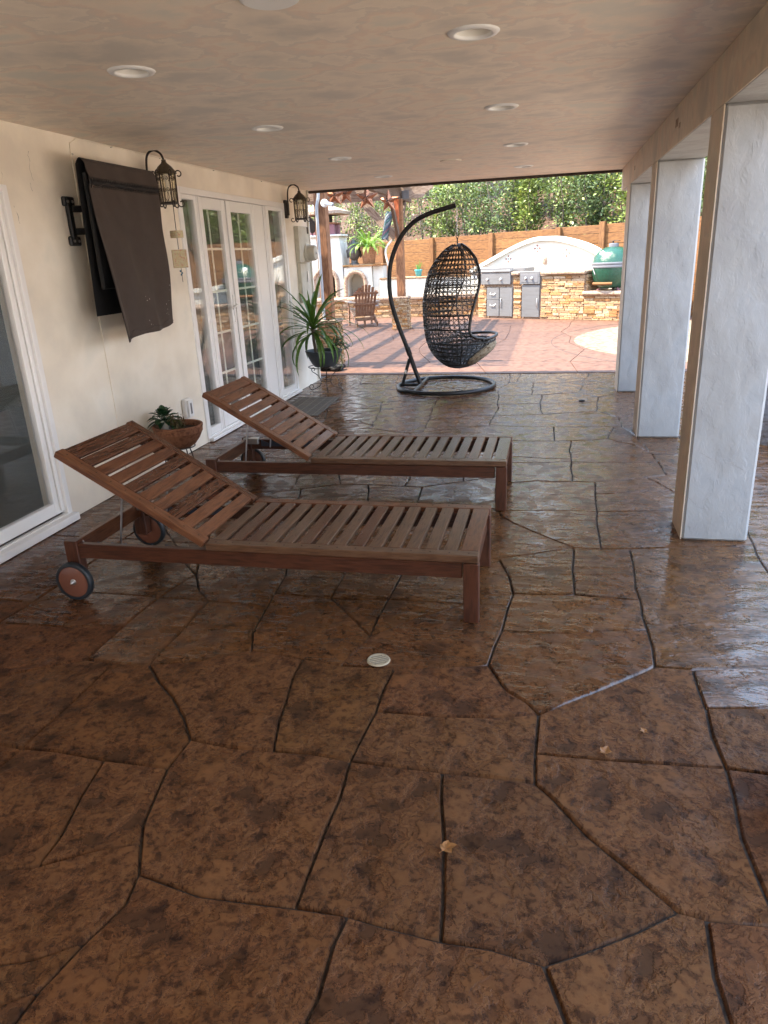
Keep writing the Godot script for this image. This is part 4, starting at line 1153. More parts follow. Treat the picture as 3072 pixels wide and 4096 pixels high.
func egg_chair() -> void:
	# stand
	var t := thing("swing_stand", "black curved steel stand with a ring base holding the egg chair", "swing stand", Vector3(-1.28, 0, -9.0))
	var o := t.position
	var b := MB.new()
	var ring := []
	for i in 48:
		ring.append(Vector3(cos(TAU * i / 48) * 0.605, 0.028, sin(TAU * i / 48) * 0.605))
	b.tube(ring, 0.026, 10, true)
	put(b, "ring_base", M.black_metal, t)
	b = MB.new()
	var pole := [Vector3(-1.60, 0.03, -9.0), Vector3(-1.67, 0.21, -9.0), Vector3(-1.746, 0.442, -9.0), Vector3(-1.866, 0.771, -9.0), Vector3(-1.948, 1.069, -9.0), Vector3(-1.961, 1.335, -9.0), Vector3(-1.921, 1.561, -9.0), Vector3(-1.802, 1.801, -9.0), Vector3(-1.63, 1.966, -9.0), Vector3(-1.439, 2.048, -9.0), Vector3(-1.276, 2.086, -9.0), Vector3(-1.137, 2.116, -9.0)]
	for i in pole.size():
		pole[i] = pole[i] - o
	b.tube(smooth(pole, 5), 0.0275, 12)
	put(b, "pole", M.black_metal, t)
	b = MB.new()
	b.tube([Vector3(-1.735, 0.41, -9.0) - o, Vector3(-1.765, 0.50, -9.0) - o], 0.033, 12)
	put(b, "sleeve", M.black_metal, t)
	b = MB.new()
	b.tube([Vector3(-1.742, 0.36, -9.0) - o, Vector3(-1.842, 0.04, -9.0) - o], 0.021, 8)
	b.tube([Vector3(-1.865, 0.035, -9.0) - o, Vector3(-1.60, 0.035, -9.0) - o], 0.021, 8)
	put(b, "brace", M.black_metal, t)
	b = MB.new()
	b.tube([Vector3(-1.60, 0.035, -9.0 - 0.51) - o, Vector3(-1.60, 0.035, -9.0 + 0.51) - o], 0.021, 8)
	put(b, "cross_bar", M.black_metal, t)
	onebox("sticker", M.white_plastic, t, Vector3(-1.792, 0.20, -8.978) - o, Vector3(0.026, 0.05, 0.004), 0.001)
	# the woven shell
	t = thing("egg_chair", "black woven rattan egg chair hanging from the curved stand", "hanging chair", Vector3.ZERO)
	var turn := Basis(Vector3.UP, 0.42)
	var mid := Vector3(-1.12, 0, -9.0)
	t.transform = Transform3D(turn, mid - turn * mid)
	b = MB.new()
	var rim := []
	for s in [-1.0, 1.0]:
		var half := []
		for i in 34:
			var y := 0.605 + (1.685 - 0.605) * i / 33.0
			var e := egg_ring(y)
			half.append(egg_pt(y, s * e[3]))
		if s < 0:
			rim.append_array(half)
		else:
			half.reverse()
			rim.append_array(half)
	# the front lip closes the rim below
	var lip := []
	for i in 13:
		var k := float(i) / 12
		var ph := lerpf(1.9, TAU - 1.9, k)
		lip.append(egg_pt(0.605, ph) + Vector3(0.02 * sin(k * PI), 0.034 * sin(k * PI), 0))
	rim.append_array(lip)
	var rr := []
	for i in rim.size():
		rr.append(0.009 if i < 30 else 0.018)
	b.tube(rim, rr, 8, true)
	put(b, "rim", M.wicker, t)
	b = MB.new()
	for y in [0.30, 0.43, 0.57, 0.74, 0.90, 1.06, 1.22, 1.37, 1.52]:
		var e := egg_ring(y)
		var p := []
		for i in 41:
			p.append(egg_pt(y, lerpf(-e[3], e[3], i / 40.0)))
		b.tube(p, 0.0085, 6)
	put(b, "frame_hoop", M.wicker, t)
	b = MB.new()
	for ph in [-2.0, -1.3, -0.65, 0.0, 0.65, 1.3, 2.0]:
		var p := []
		for i in 40:
			var y := 0.245 + (1.69 - 0.245) * i / 39.0
			if absf(ph) <= egg_ring(y)[3] and (absf(ph) < 1.5 or y < 0.59):
				p.append(egg_pt(y, ph))
		b.tube(p, 0.0065, 6)
	put(b, "frame_rib", M.wicker, t)
	# cane weave: pairs of strands both ways, and two sets of diagonals that cut the corners of the holes
	b = MB.new()
	var rows := 26
	var colsn := 43
	var yr := func(j: float) -> float: return 0.25 + 1.43 * j / rows
	var strand := func(f: Callable, cnt: int, r: float) -> void:
		var p := []
		for i in cnt + 1:
			var q: Vector2 = f.call(float(i) / cnt)
			var e := egg_ring(q.x)
			if absf(q.y) <= e[3] + 0.001 and q.x > 0.244 and q.x < 1.69:
				p.append(egg_pt(q.x, q.y, rng.randf_range(-0.003, 0.004)))
			else:
				if p.size() > 1:
					b.tube(p, r, 3, false, false)
				p = []
		if p.size() > 1:
			b.tube(p, r, 3, false, false)
	for j in rows:
		var y: float = yr.call(j) + rng.randf_range(-0.003, 0.003)
		strand.call(func(k: float) -> Vector2: return Vector2(y + 0.003 * sin(k * 40.0 + j), lerpf(-PI, PI, k)), 72, 0.0055)
	for c in colsn:
		var ph := lerpf(-PI, PI, (c + 0.5) / colsn)
		strand.call(func(k: float) -> Vector2: return Vector2(lerpf(0.25, 1.685, k), ph + 0.006 * sin(k * 50.0 + c)), 44, 0.0052)
	for sg in [-1.0, 1.0]:
		for c in range(-rows, colsn + rows):
			strand.call(func(k: float) -> Vector2: return Vector2(yr.call(k * rows), lerpf(-PI, PI, (c + sg * k * rows) / colsn)), 46, 0.0038)
	for i in 30:  # extra turns of cane that thicken the bowl
		var y := 0.25 + 0.30 * i / 30.0
		strand.call(func(k: float) -> Vector2: return Vector2(y + 0.008 * sin(k * 30.0 + i), lerpf(-PI, PI, k)), 60, 0.005)
	tag(put(b, "weave", M.wicker, t), "", "", "", "stuff")
	# chain and hook
	b = MB.new()
	b.tube([Vector3(-1.122, 2.09, -9.0), Vector3(-1.122, 1.92, -9.0), Vector3(-1.122, 1.80, -9.0)], 0.004, 6)
	put(b, "hanging_wire", M.steel, t)
	for k in 2:
		b = MB.new()
		var p := []
		for i in 20:
			var a := TAU * i / 20
			var q := Vector3(cos(a) * 0.013, sin(a) * 0.034, 0)
			p.append(Vector3(-1.121, 1.785 - k * 0.058, -9.0) + (q if k == 0 else Vector3(0, q.y, q.x)))
		b.tube(p, 0.0045, 6, true)
		put(b, "link", M.black_metal, t)
	# seat cushion, showing under the lip at the front
	var cu := thing("seat_cushion", "taupe cushion bulging out under the lip of the egg chair", "cushion", Vector3(-0.96, 0.47, -9.0))
	b = MB.new()
	var pr := []
	for i in 13:
		var a := lerpf(-PI / 2, PI / 2, i / 12.0)
		pr.append(Vector2(pow(cos(a), 0.6) * 0.235, sin(a) * 0.075))
	b.lathe(pr, 28, Vector3(0.11, -0.04, 0), Basis(Vector3(0, 0, 1), 0.62), Vector2(1, 1.25))
	put(b, "pad", M.cushion, cu)

# ---------------------------------------------------------------- plants and small things on the patio
func strap_leaf(b: MB, base: Vector3, yaw: float, pitch: float, length: float, width: float, droop: float, k: float) -> void:
	var d := Vector3(cos(yaw), 0, sin(yaw))
	var side := Vector3(-sin(yaw), 0, cos(yaw))
	var pts := []
	var w := []
	var n := 9
	var p := base
	var an := pitch
	for i in n + 1:
		pts.append(p)
		var q := float(i) / n
		w.append(width * (0.55 + 0.45 * sin(minf(q * 2.2, PI / 2))) * (1.0 - pow(q, 3.0)) + 0.0002)
		p += (d * cos(an) + Vector3.UP * sin(an)) * (length / n)
		an -= droop / n * (0.4 + 1.6 * q)
	b.col = Color(k, k, k * 0.9)
	b.blade(pts, w, side)

func broad_leaf(b: MB, base: Vector3, dir: Vector3, length: float, width: float, droop := 0.5) -> void:
	var d := dir.normalized()
	var side := d.cross(Vector3.UP).normalized() if absf(d.y) < 0.95 else Vector3.RIGHT
	var pts := []
	var w := []
	for i in 7:
		var q := i / 6.0
		pts.append(base + d * length * q + Vector3.DOWN * droop * length * q * q)
		w.append(width * sin(PI * pow(q, 0.75)) + 0.0003)
	b.blade(pts, w, side)

func bowl_stand(t: Node3D, r: float, h: float, n: int) -> void:
	var b := MB.new()
	b.tube(arc(Vector3(0, h, 0), Vector3.RIGHT, Vector3.BACK, r, 0, TAU, 28), 0.005, 6)
	b.tube(arc(Vector3(0, h * 0.42, 0), Vector3.RIGHT, Vector3.BACK, r * 0.33, 0, TAU, 20), 0.004, 6)
	put(b, "top_ring", M.iron, t)
	for k in n:
		var a := TAU * k / n + 1.2
		var o := Vector3(cos(a), 0, sin(a))
		b = MB.new()
		var p := spiral(o * (r - 0.045) + Vector3(0, h - 0.045, 0), o, Vector3.UP, 0.010, 0.036, PI * 1.4, -PI * 0.5, 14)
		p.append_array(smooth([o * (r - 0.045) + Vector3(0, h - 0.082, 0), o * r * 0.52 + Vector3(0, h * 0.62, 0), o * r * 0.34 + Vector3(0, h * 0.42, 0), o * r * 0.45 + Vector3(0, h * 0.2, 0), o * (r * 0.95) + Vector3(0, 0.012, 0)], 5))
		p.append_array(spiral(o * (r * 0.98) + Vector3(0, 0.052, 0), o, Vector3.UP, 0.044, 0.014, -PI * 0.5, PI * 1.3, 14))
		b.tube(p, 0.0052, 6)
		put(b, "leg", M.iron, t)

func planters() -> void:
	# terracotta bowl behind the nearer lounger
	var t := thing("terracotta_bowl", "wide terracotta bowl planter on a wire stand against the wall", "planter", Vector3(-2.915, 0, -5.15))
	var b := MB.new()
	b.lathe([Vector2(0, 0.20), Vector2(0.07, 0.20), Vector2(0.125, 0.235), Vector2(0.165, 0.285), Vector2(0.188, 0.335), Vector2(0.193, 0.338), Vector2(0.194, 0.372), Vector2(0.198, 0.375), Vector2(0.199, 0.392), Vector2(0.192, 0.398), Vector2(0.180, 0.394), Vector2(0.176, 0.36), Vector2(0.160, 0.33)], 44)
	put(b, "bowl", M.terracotta, t)
	b = MB.new()
	b.lathe([Vector2(0.178, 0.352), Vector2(0.12, 0.356), Vector2(0.05, 0.362), Vector2(0.0, 0.36)], 24)
	put(b, "soil", M.soil, t)
	b = MB.new()
	b.tube(arc(Vector3(0, 0.215, 0), Vector3.RIGHT, Vector3.BACK, 0.115, 0, TAU, 28), 0.005, 6)
	for k in 3:
		var a := TAU * k / 3 + 0.35
		var o := Vector3(cos(a), 0, sin(a))
		b.tube(smooth([o * 0.105 + Vector3(0, 0.215, 0), o * 0.13 + Vector3(0, 0.15, 0), o * 0.135 + Vector3(0, 0.08, 0), o * 0.125 + Vector3(0, 0.004, 0)]), 0.0052, 6)
	put(b, "stand", M.iron, t)
	b = MB.new()
	for i in 26:  # dried plant
		var a := rng.randf() * TAU
		var r := rng.randf() * 0.05
		var s := Vector3(0.02 + cos(a) * r, 0.355, sin(a) * r + 0.03)
		var tip := s + Vector3(cos(a) * rng.randf_range(0.0, 0.07), rng.randf_range(0.05, 0.15), sin(a) * rng.randf_range(0, 0.07))
		b.col = Color(0.9, 0.8, 0.7) * rng.randf_range(0.6, 1.2)
		b.tube(smooth([s, s.lerp(tip, 0.5) + Vector3(0, 0.02, 0), tip], 3), 0.0013, 4)
		for q in 9:
			var p := s.lerp(tip, rng.randf_range(0.3, 1.05))
			var gk := rng.randf()
			b.col = Color(1.0, 1.0, 1.0).lerp(Color(0.35, 0.65, 0.45), gk) * rng.randf_range(0.5, 1.1)
			broad_leaf(b, p, Vector3(rng.randf_range(-1, 1), rng.randf_range(-0.9, 0.5), rng.randf_range(-1, 1)), rng.randf_range(0.014, 0.032), 0.006, 0.4)
	put(b, "dried_plant", M.leaf_dry, t)
	t = thing("leafy_plant", "dark green leafy plant in a small white pot inside terracotta bowl", "plant", Vector3(-3.01, 0.357, -5.12))
	b = MB.new()
	b.lathe([Vector2(0, 0), Vector2(0.04, 0.0), Vector2(0.052, 0.065), Vector2(0.056, 0.068), Vector2(0.056, 0.085), Vector2(0.048, 0.085), Vector2(0.044, 0.07), Vector2(0, 0.07)], 24)
	put(b, "pot", M.ceramic, t)
	b = MB.new()
	for i in 34:
		var a := i * 2.4 + rng.randf() * 0.5
		var e := lerpf(-0.5, 1.2, float(i) / 34)
		b.col = Color(1, 1, 1) * rng.randf_range(0.7, 1.5)
		var d := Vector3(cos(a) * cos(e), sin(e), sin(a) * cos(e))
		b.tube([Vector3(0, 0.07, 0), Vector3(0, 0.09, 0) + d * 0.05], 0.002, 4)
		broad_leaf(b, Vector3(0, 0.09, 0) + d * 0.045, d + Vector3(0, 0.1, 0), rng.randf_range(0.07, 0.115), rng.randf_range(0.022, 0.034), 0.35)
	put(b, "leaves", M.leaf_dark, t)

	# yucca in a ribbed bowl on a scrolled stand by the doors
	var c := Vector3(-2.79, 0, -8.77)
	t = thing("plant_stand", "black wrought iron plant stand with scrolled legs beside the doors", "plant stand", c)
	bowl_stand(t, 0.21, 0.315, 3)
	t = thing("yucca_planter", "spiky yucca with arching leaves in a dark ribbed bowl", "potted plant", c + Vector3(0, 0.318, 0))
	b = MB.new()
	var pr := [Vector2(0, 0.0), Vector2(0.13, 0.0)]
	for i in 9:
		var k := i / 8.0
		var r := lerpf(0.140, 0.222, pow(k, 0.8))
		pr.append(Vector2(r, 0.008 + k * 0.16))
		pr.append(Vector2(r + 0.006, 0.016 + k * 0.16))
	pr.append_array([Vector2(0.235, 0.19), Vector2(0.235, 0.20), Vector2(0.215, 0.198), Vector2(0.20, 0.16), Vector2(0, 0.165)])
	b.lathe(pr, 40)
	put(b, "bowl", M.dark_pot, t)
	b = MB.new()
	b.tube([Vector3(-0.10, 0.16, 0.02), Vector3(-0.115, 0.33, 0.03), Vector3(-0.11, 0.46, 0.04)], 0.02, 8)
	put(b, "stem", M.bark, t)
	b = MB.new()
	var st := Vector3(-0.11, 0.46, 0.04)
	for i in 60:
		var a := i * 2.399 + rng.randf_range(-0.2, 0.2)
		var q := float(i) / 60
		strap_leaf(b, st + Vector3(0, (q - 0.5) * 0.12, 0), a, lerpf(-0.3, 1.15, q), rng.randf_range(0.55, 0.85), rng.randf_range(0.021, 0.031), lerpf(2.3, 0.8, q) + rng.randf_range(-0.3, 0.4), rng.randf_range(0.6, 1.25))
	for q in [[0.15, 1.05, 0.62, 0.25], [2.9, 1.0, 0.55, 0.3], [1.6, 1.4, 0.5, 0.1], [-0.35, 0.35, 0.72, 0.7], [3.4, 0.75, 0.6, 0.4]]:
		strap_leaf(b, st, q[0], q[1], q[2], 0.019, q[3], 1.5)
	put(b, "strap_leaves", M.leaf_yucca, t)
	b = MB.new()
	for i in 22:
		var a := rng.randf_range(-1.0, 1.3)
		var p := [Vector3(0.10, 0.17, 0.02)]
		var L := rng.randf_range(0.10, 0.30)
		for k in 5:
			var q := (k + 1) / 5.0
			p.append(Vector3(0.10 + cos(a) * L * q, 0.17 + 0.16 * sin(q * PI * 0.62) * (1.0 if i % 3 else 1.4) - 0.10 * q * q, 0.02 + sin(a) * L * q))
		b.col = Color(0.6, 0.7, 0.6)
		b.tube(p, 0.0018, 4)
		for k in range(1, 6):
			for s in 3:
				b.col = Color(1, 1, 1) * rng.randf_range(0.6, 1.4)
				broad_leaf(b, p[k], Vector3(rng.randf_range(-1, 1), rng.randf_range(-0.2, 0.8), rng.randf_range(-1, 1)), rng.randf_range(0.02, 0.04), rng.randf_range(0.006, 0.011), 0.3)
	put(b, "trailing_plant", M.leaf_small, t)

func small_things() -> void:
	# drain in the floor
	var t := thing("floor_drain", "round cream slotted drain grate set in the floor", "drain", Vector3(-0.664, 0.002, -2.535), 0.5)
	var b := MB.new()
	b.lathe([Vector2(0.038, 0.002), Vector2(0.040, 0.005), Vector2(0.047, 0.005), Vector2(0.050, 0.0)], 36)
	put(b, "rim", M.drain, t)
	b = MB.new()
	b.lathe([Vector2(0.0, 0.0005), Vector2(0.04, 0.0005)], 24)
	put(b, "sump", M.char, t)
	for i in 6:
		var z := (i - 2.5) * 0.0135
		onebox("slat", M.drain, t, Vector3(0, 0.003, z), Vector3(2.0 * sqrt(0.0395 * 0.0395 - z * z), 0.004, 0.007), 0.001)
	# doormat with a tile pattern
	t = thing("doormat", "grey doormat with a tiled pattern in front of the french doors", "doormat", Vector3(-2.72, 0.006, -7.78), 0.045)
	onebox("base", M.mat_tile, t, Vector3.ZERO, Vector3(0.52, 0.012, 1.08), 0.004)
	b = MB.new()
	for i in 5:
		b.box(Vector3(-0.2 + i * 0.1, 0.0065, 0), Vector3(0.005, 0.002, 1.06), 0.0005)
	for i in 8:
		b.box(Vector3(0, 0.0067, -0.49 + i * 0.14), Vector3(0.50, 0.002, 0.005), 0.0005)
	put(b, "pattern_line", M.mat_line, t)
	# fallen leaves
	for q in [[Vector3(-0.246, 0.006, -1.573), 0.4, 0.036, "curled orange fallen leaf on the floor nearest the camera"], [Vector3(0.22, 0.006, -2.073), 1.2, 0.032, "small tan fallen leaf standing on the floor at the right"], [Vector3(0.36, 0.005, -2.21), 2.2, 0.02, "tiny dry twig leaf by a floor joint at the right"]]:
		t = thing("fallen_leaf", q[3], "leaf", q[0], q[1])
		b = MB.new()
		var k: float = q[2]
		for s in [[0.0, 1.0], [1.1, 0.75], [-1.0, 0.8], [2.3, 0.5], [-2.2, 0.55]]:
			b.col = Color(1, 1, 1) * rng.randf_range(0.7, 1.2)
			broad_leaf(b, Vector3(0, 0.002, 0), Vector3(cos(s[0]), 0.35 + 0.2 * sin(s[0] * 3.0), sin(s[0])), k * s[1], k * 0.32, 0.1)
		put(b, "blade", M.leaf_fallen, t)
		b = MB.new()
		b.tube([Vector3(0, 0.003, 0), Vector3(-k * 0.6, 0.002, k * 0.3)], 0.0009, 4)
		put(b, "stalk", M.leaf_fallen, t)
	b = MB.new()
	b.lathe([Vector2(0, 0), Vector2(0.02, 0), Vector2(0.022, 0.012), Vector2(0.012, 0.018), Vector2(0, 0.014)], 10, Vector3.ZERO, Basis.IDENTITY, Vector2(1.5, 0.8))
	tag(put(b, "pebble", M.char, null, Vector3(0.349, 0.0, -8.067)), "small black pebble lying on the wet floor near the columns", "pebble")
	# black bundle by the stone pedestal
	t = thing("cloth_bundle", "crumpled black bundle on the floor beside the nearer stone pedestal", "bundle", Vector3(-3.23, 0.0, -10.47))
	b = MB.new()
	for i in 7:
		var p := []
		for k in 9:
			p.append(Vector3(-0.16 + k * 0.042, 0.03 + 0.03 * sin(k * 0.9 + i) + i * 0.006, (i - 3) * 0.035 + 0.02 * sin(k * 1.4 + i * 2.0)))
		b.tube(p, 0.028, 7)
	put(b, "folds", M.lining, t)
	# boulder beyond the columns
	t = thing("boulder", "grey rounded boulder behind the nearest column at the right edge", "boulder", Vector3(2.06, 0, -6.55))
	b = MB.new()
	var f := noise(51, 1.2, 4)
	var nseg := 40
	var P := func(i: int, j: int) -> Vector3:
		var a := TAU * i / nseg
		var e := lerpf(-0.3, PI / 2, j / 20.0)
		var d := Vector3(cos(a) * cos(e), sin(e), sin(a) * cos(e))
		return d * Vector3(0.42, 0.62, 0.40) * (1.0 + 0.35 * f.get_noise_3dv(d * 1.3)) + Vector3(0, 0.05, 0)
	for i in nseg:
		for j in 20:
			var p0: Vector3 = P.call(i, j)
			var p1: Vector3 = P.call(i + 1, j)
			var p2: Vector3 = P.call(i + 1, j + 1)
			var p3: Vector3 = P.call(i, j + 1)
			b.quad4([p0, p1, p2, p3], [p0.normalized(), p1.normalized(), p2.normalized(), p3.normalized()])
	put(b, "rock", M.rock, t)

# ---------------------------------------------------------------- the yard
var BU := Vector3(0.868, 0, 0.497)     # along the outdoor kitchen
var BN := Vector3(-0.497, 0, 0.868)    # out of its front
var B0 := Vector3(-1.852, 0, -19.039)  # its left foot

func bq(s: float, y: float, off := 0.0) -> Vector3:  # off: metres behind the front
	return B0 + BU * s + Vector3(0, y, 0) - BN * off

func yard_ground() -> void:
	var b := MB.new()
	b.quad(Vector3(-90, -0.03, 60), Vector3(90, -0.03, 60), Vector3(90, -0.03, -90), Vector3(-90, -0.03, -90), Vector3.UP)
	structure(b, "ground", M.dirt)
	b = MB.new()
	b.quad(Vector3(3.45, -0.008, 9.0), Vector3(14, -0.008, 9.0), Vector3(14, -0.008, -10.05), Vector3(3.45, -0.008, -10.05), Vector3.UP)
	b.quad(Vector3(-3.3, -0.008, 9.0), Vector3(3.45, -0.008, 9.0), Vector3(3.45, -0.008, 3.6), Vector3(-3.3, -0.008, 3.6), Vector3.UP)
	structure(b, "pool_terrace", M.cream_concrete)
	# salmon stamped paving, laid as large irregular stones with thin joints
	var root := Node3D.new()
	root.name = "yard_paving"
	add_child(root)
	tag(root, "", "", "", "structure")
	b = MB.new()
	b.quad(Vector3(-9.5, -0.010, -10.05), Vector3(9, -0.010, -10.05), Vector3(9, -0.010, -20.6), Vector3(-9.5, -0.010, -20.6), Vector3.UP)
	put(b, "joint_bed", M.paving[2], root)
	var nx := 15
	var nz := 10
	var g := {}
	for i in nx + 1:
		for j in nz + 1:
			var e := 0.0 if i == 0 or j == 0 or i == nx or j == nz else 1.0
			g[Vector2i(i, j)] = Vector2(-9.5 + 18.5 * i / nx + e * rng.randf_range(-0.4, 0.4), -10.05 - 10.5 * j / nz + e * rng.randf_range(-0.3, 0.3))
	for i in nx:
		for j in nz:
			var poly := PackedVector2Array([g[Vector2i(i, j)], g[Vector2i(i + 1, j)], g[Vector2i(i + 1, j + 1)], g[Vector2i(i, j + 1)]])
			var ins := Geometry2D.offset_polygon(poly, -0.006)
			if ins.is_empty():
				continue
			var p: PackedVector2Array = ins[0]
			b = MB.new()
			b.prism(p, Vector3(0, -0.010, 0), Vector3.RIGHT, Vector3(0, 0, 1), Vector3.UP, 0.011)
			put(b, "stone", M.paving[rng.randi() % 4], root)
	# cream round inlay with its border joint
	b = MB.new()
	var ring := PackedVector2Array()
	for i in 64:
		ring.append(Vector2(4.3 + cos(TAU * i / 64) * 3.9, -13.6 + sin(TAU * i / 64) * 3.55))
	b.prism(ring, Vector3(0, -0.005, 0), Vector3.RIGHT, Vector3(0, 0, 1), Vector3.UP, 0.011)
	structure(b, "pool_deck", M.inlay)
	b = MB.new()
	var p3 := []
	for i in 64:
		p3.append(Vector3(4.35 + cos(TAU * i / 64) * 4.35, -0.003, -13.5 + sin(TAU * i / 64) * 4.1))
	b.tube(p3, 0.009, 4, true)
	put(b, "curved_joint", M.iron, root)

func stone_unit(k: int) -> ArrayMesh:
	var b := MB.new()
	var rg := RandomNumberGenerator.new()
	rg.seed = 900 + k
	b.box(Vector3.ZERO, Vector3.ONE, 0.09, Basis.IDENTITY, 0.05, rg)
	return b.mesh()

func ledge(parent: Node, o: Vector3, u: Vector3, nn: Vector3, w: float, h: float, skip: Array, lens := Vector2(0.10, 0.34), hs := Vector2(0.035, 0.075), caps := 300) -> int:
	# dry-stacked veneer on a face: o lower left, u along, nn outwards; each stone its own piece
	var y := 0.004
	var cnt := 0
	while y < h - 0.012:
		var rh := minf(rng.randf_range(hs.x, hs.y), h - y)
		var x := 0.0
		while x < w - 0.004:
			var L := minf(rng.randf_range(lens.x, lens.y), w - x)
			if w - x - L < 0.05:
				L = w - x
			var r := Rect2(x, y, L, rh)
			var hit = null
			for s in skip:
				if r.intersects(s):
					hit = s
			if hit:
				var left: float = hit.position.x - x
				if left > 0.03:
					L = left
				else:
					x = maxf(hit.end.x, x + 0.01)
					continue
			var dp := rng.randf_range(0.022, 0.05)
			var q := MeshInstance3D.new()
			q.name = "stone"
			q.mesh = units[rng.randi() % units.size()]
			q.material_override = M.veneer[rng.randi() % M.veneer.size()]
			var bs := Basis(u, Vector3.UP, nn).scaled_local(Vector3(L - 0.005, rh - 0.005, dp))
			q.transform = Transform3D(bs, o + u * (x + L / 2) + Vector3(0, y + rh / 2, 0) + nn * (dp / 2 - 0.004))
			parent.add_child(q, true)
			cnt += 1
			x += L
		y += rh
	return cnt

var units := []

func kitchen() -> void:
	for k in 5:
		units.append(stone_unit(k))
	var t := thing("outdoor_kitchen", "stone faced outdoor kitchen counter with steel doors and built in grill", "outdoor kitchen")
	var bs := Basis(BU, Vector3.UP, BN)
	var b := MB.new()
	b.box(bq(1.47, 0.5, 0.38), Vector3(2.92, 1.0, 0.70), 0.005, bs)
	b.box(bq(3.9, 0.28, 0.38), Vector3(1.94, 0.56, 0.70), 0.005, bs)
	put(b, "core", M.concrete_cap, t)
	ledge(t, bq(0, 0, 0.03), BU, BN, 2.93, 1.0, [Rect2(0.25, 0.04, 0.80, 0.72), Rect2(0.11, 0.78, 0.92, 0.4), Rect2(1.27, 0.04, 0.54, 0.77), Rect2(1.23, 0.79, 0.59, 0.4)])
	ledge(t, bq(2.93, 0, 0.03), BU, BN, 1.9, 0.56, [])
	ledge(t, bq(2.935, 0.64, 0.05), -BN, BU, 0.66, 0.37, [], Vector2(0.1, 0.25))
	# caps
	for s in [[1.02, 1.245, 1.055], [1.805, 2.97, 1.055], [2.90, 4.9, 0.60], [-0.04, 0.125, 1.055]]:
		b = MB.new()
		b.box(bq((s[0] + s[1]) / 2, s[2], 0.35), Vector3(s[1] - s[0], 0.088, 0.84), 0.028, bs)
		put(b, "counter_cap", M.concrete_cap, t)
	# built-in grill front and hood
	b = MB.new()
	b.box(bq(0.56, 0.945, -0.03), Vector3(0.86, 0.275, 0.06), 0.008, bs)
	b.box(bq(0.56, 1.115, 0.0), Vector3(0.88, 0.06, 0.16), 0.02, bs)
	put(b, "grill_front", M.stainless, t)
	b = MB.new()
	b.box(bq(0.45, 1.15, 0.36), Vector3(1.02, 0.12, 0.50), 0.02, bs)
	put(b, "grill_hood", M.stainless, t)
	b = MB.new()
	b.box(bq(1.12, 1.14, 0.34), Vector3(0.34, 0.09, 0.46), 0.008, bs)
	put(b, "side_cover", M.stainless, t)
	for s in [0.33, 0.72, 1.43, 1.60]:
		b = MB.new()
		b.lathe([Vector2(0.036, 0), Vector2(0.036, 0.012), Vector2(0.028, 0.014), Vector2(0.026, 0.045), Vector2(0, 0.047)], 16, bq(s, 0.93 if s < 1 else 0.945, -0.06), Basis(BU, BN, -Vector3.UP))
		put(b, "knob", M.steel, t)
	b = MB.new()
	b.box(bq(1.525, 0.955, -0.03), Vector3(0.55, 0.30, 0.05), 0.01, bs)
	put(b, "burner_panel", M.stainless, t)
	b = MB.new()
	b.box(bq(1.525, 0.945, -0.058), Vector3(0.46, 0.19, 0.008), 0.002, bs)
	put(b, "burner_recess", M.grey_plastic, t)
	for d in [[0.27, 0.645], [0.655, 1.03], [1.295, 1.785]]:
		var w: float = d[1] - d[0]
		var hh := 0.69 if d[0] < 1 else 0.745
		b = MB.new()
		b.box(bq((d[0] + d[1]) / 2, 0.045 + hh / 2, -0.006), Vector3(w - 0.008, hh, 0.03), 0.006, bs)
		var dr := put(b, "steel_door", M.stainless, t)
		if d[0] < 0.5:
			for y in [0.60, 0.33]:
				b = MB.new()
				b.tube([bq(d[0] + 0.12, y, -0.018), bq(d[0] + 0.13, y - 0.03, -0.045), bq(d[1] - 0.13, y - 0.03, -0.045), bq(d[1] - 0.12, y, -0.018)], 0.011, 8)
				put(b, "handle", M.steel, dr)
			b = MB.new()
			b.box(bq((d[0] + d[1]) / 2, 0.455, -0.0225), Vector3(w - 0.012, 0.006, 0.003), 0.0005, bs)
			put(b, "drawer_gap", M.char, dr)
		else:
			var sx: float = d[0] + 0.05 if d[0] < 1 else d[1] - 0.05
			b = MB.new()
			b.tube([bq(sx, 0.47, -0.018), bq(sx, 0.46, -0.05), bq(sx, 0.28, -0.05), bq(sx, 0.27, -0.018)], 0.010, 8)
			put(b, "handle", M.steel, dr)
	# arched back wall with coping, tile diamonds and a lamp
	t = thing("arched_wall", "white stucco wall with a long arched top behind the grill counter", "wall")
	var pts := [Vector2(-0.75, 1.14), Vector2(-0.48, 1.24), Vector2(0.05, 1.46), Vector2(0.52, 1.65), Vector2(0.92, 1.78), Vector2(1.24, 1.845), Vector2(1.55, 1.85), Vector2(1.89, 1.81), Vector2(2.35, 1.69), Vector2(2.66, 1.57), Vector2(2.91, 1.44), Vector2(3.25, 1.26), Vector2(3.6, 1.12), Vector2(4.2, 1.02), Vector2(4.9, 1.0)]
	var c3 := []
	for p in pts:
		c3.append(Vector3(p.x, p.y, 0))
	c3 = smooth(c3, 4)
	var poly := PackedVector2Array([Vector2(4.9, 0.0), Vector2(-0.75, 0.0)])
	for p in c3:
		poly.append(Vector2(p.x, p.y - 0.05))
	b = MB.new()
	b.prism(poly, bq(0, 0, 0.74), BU, Vector3.UP, -BN, 0.22)
	put(b, "panel", M.yard_stucco, t)
	b = MB.new()
	var lower := []
	var band := PackedVector2Array()
	for p in c3:
		band.append(Vector2(p.x, p.y + 0.02))
		lower.append(Vector2(p.x, p.y - 0.075))
	lower.reverse()
	band.append_array(PackedVector2Array(lower))
	b.prism(band, bq(0, 0, 0.66), BU, Vector3.UP, -BN, 0.36)
	put(b, "coping", M.yard_stucco, t)
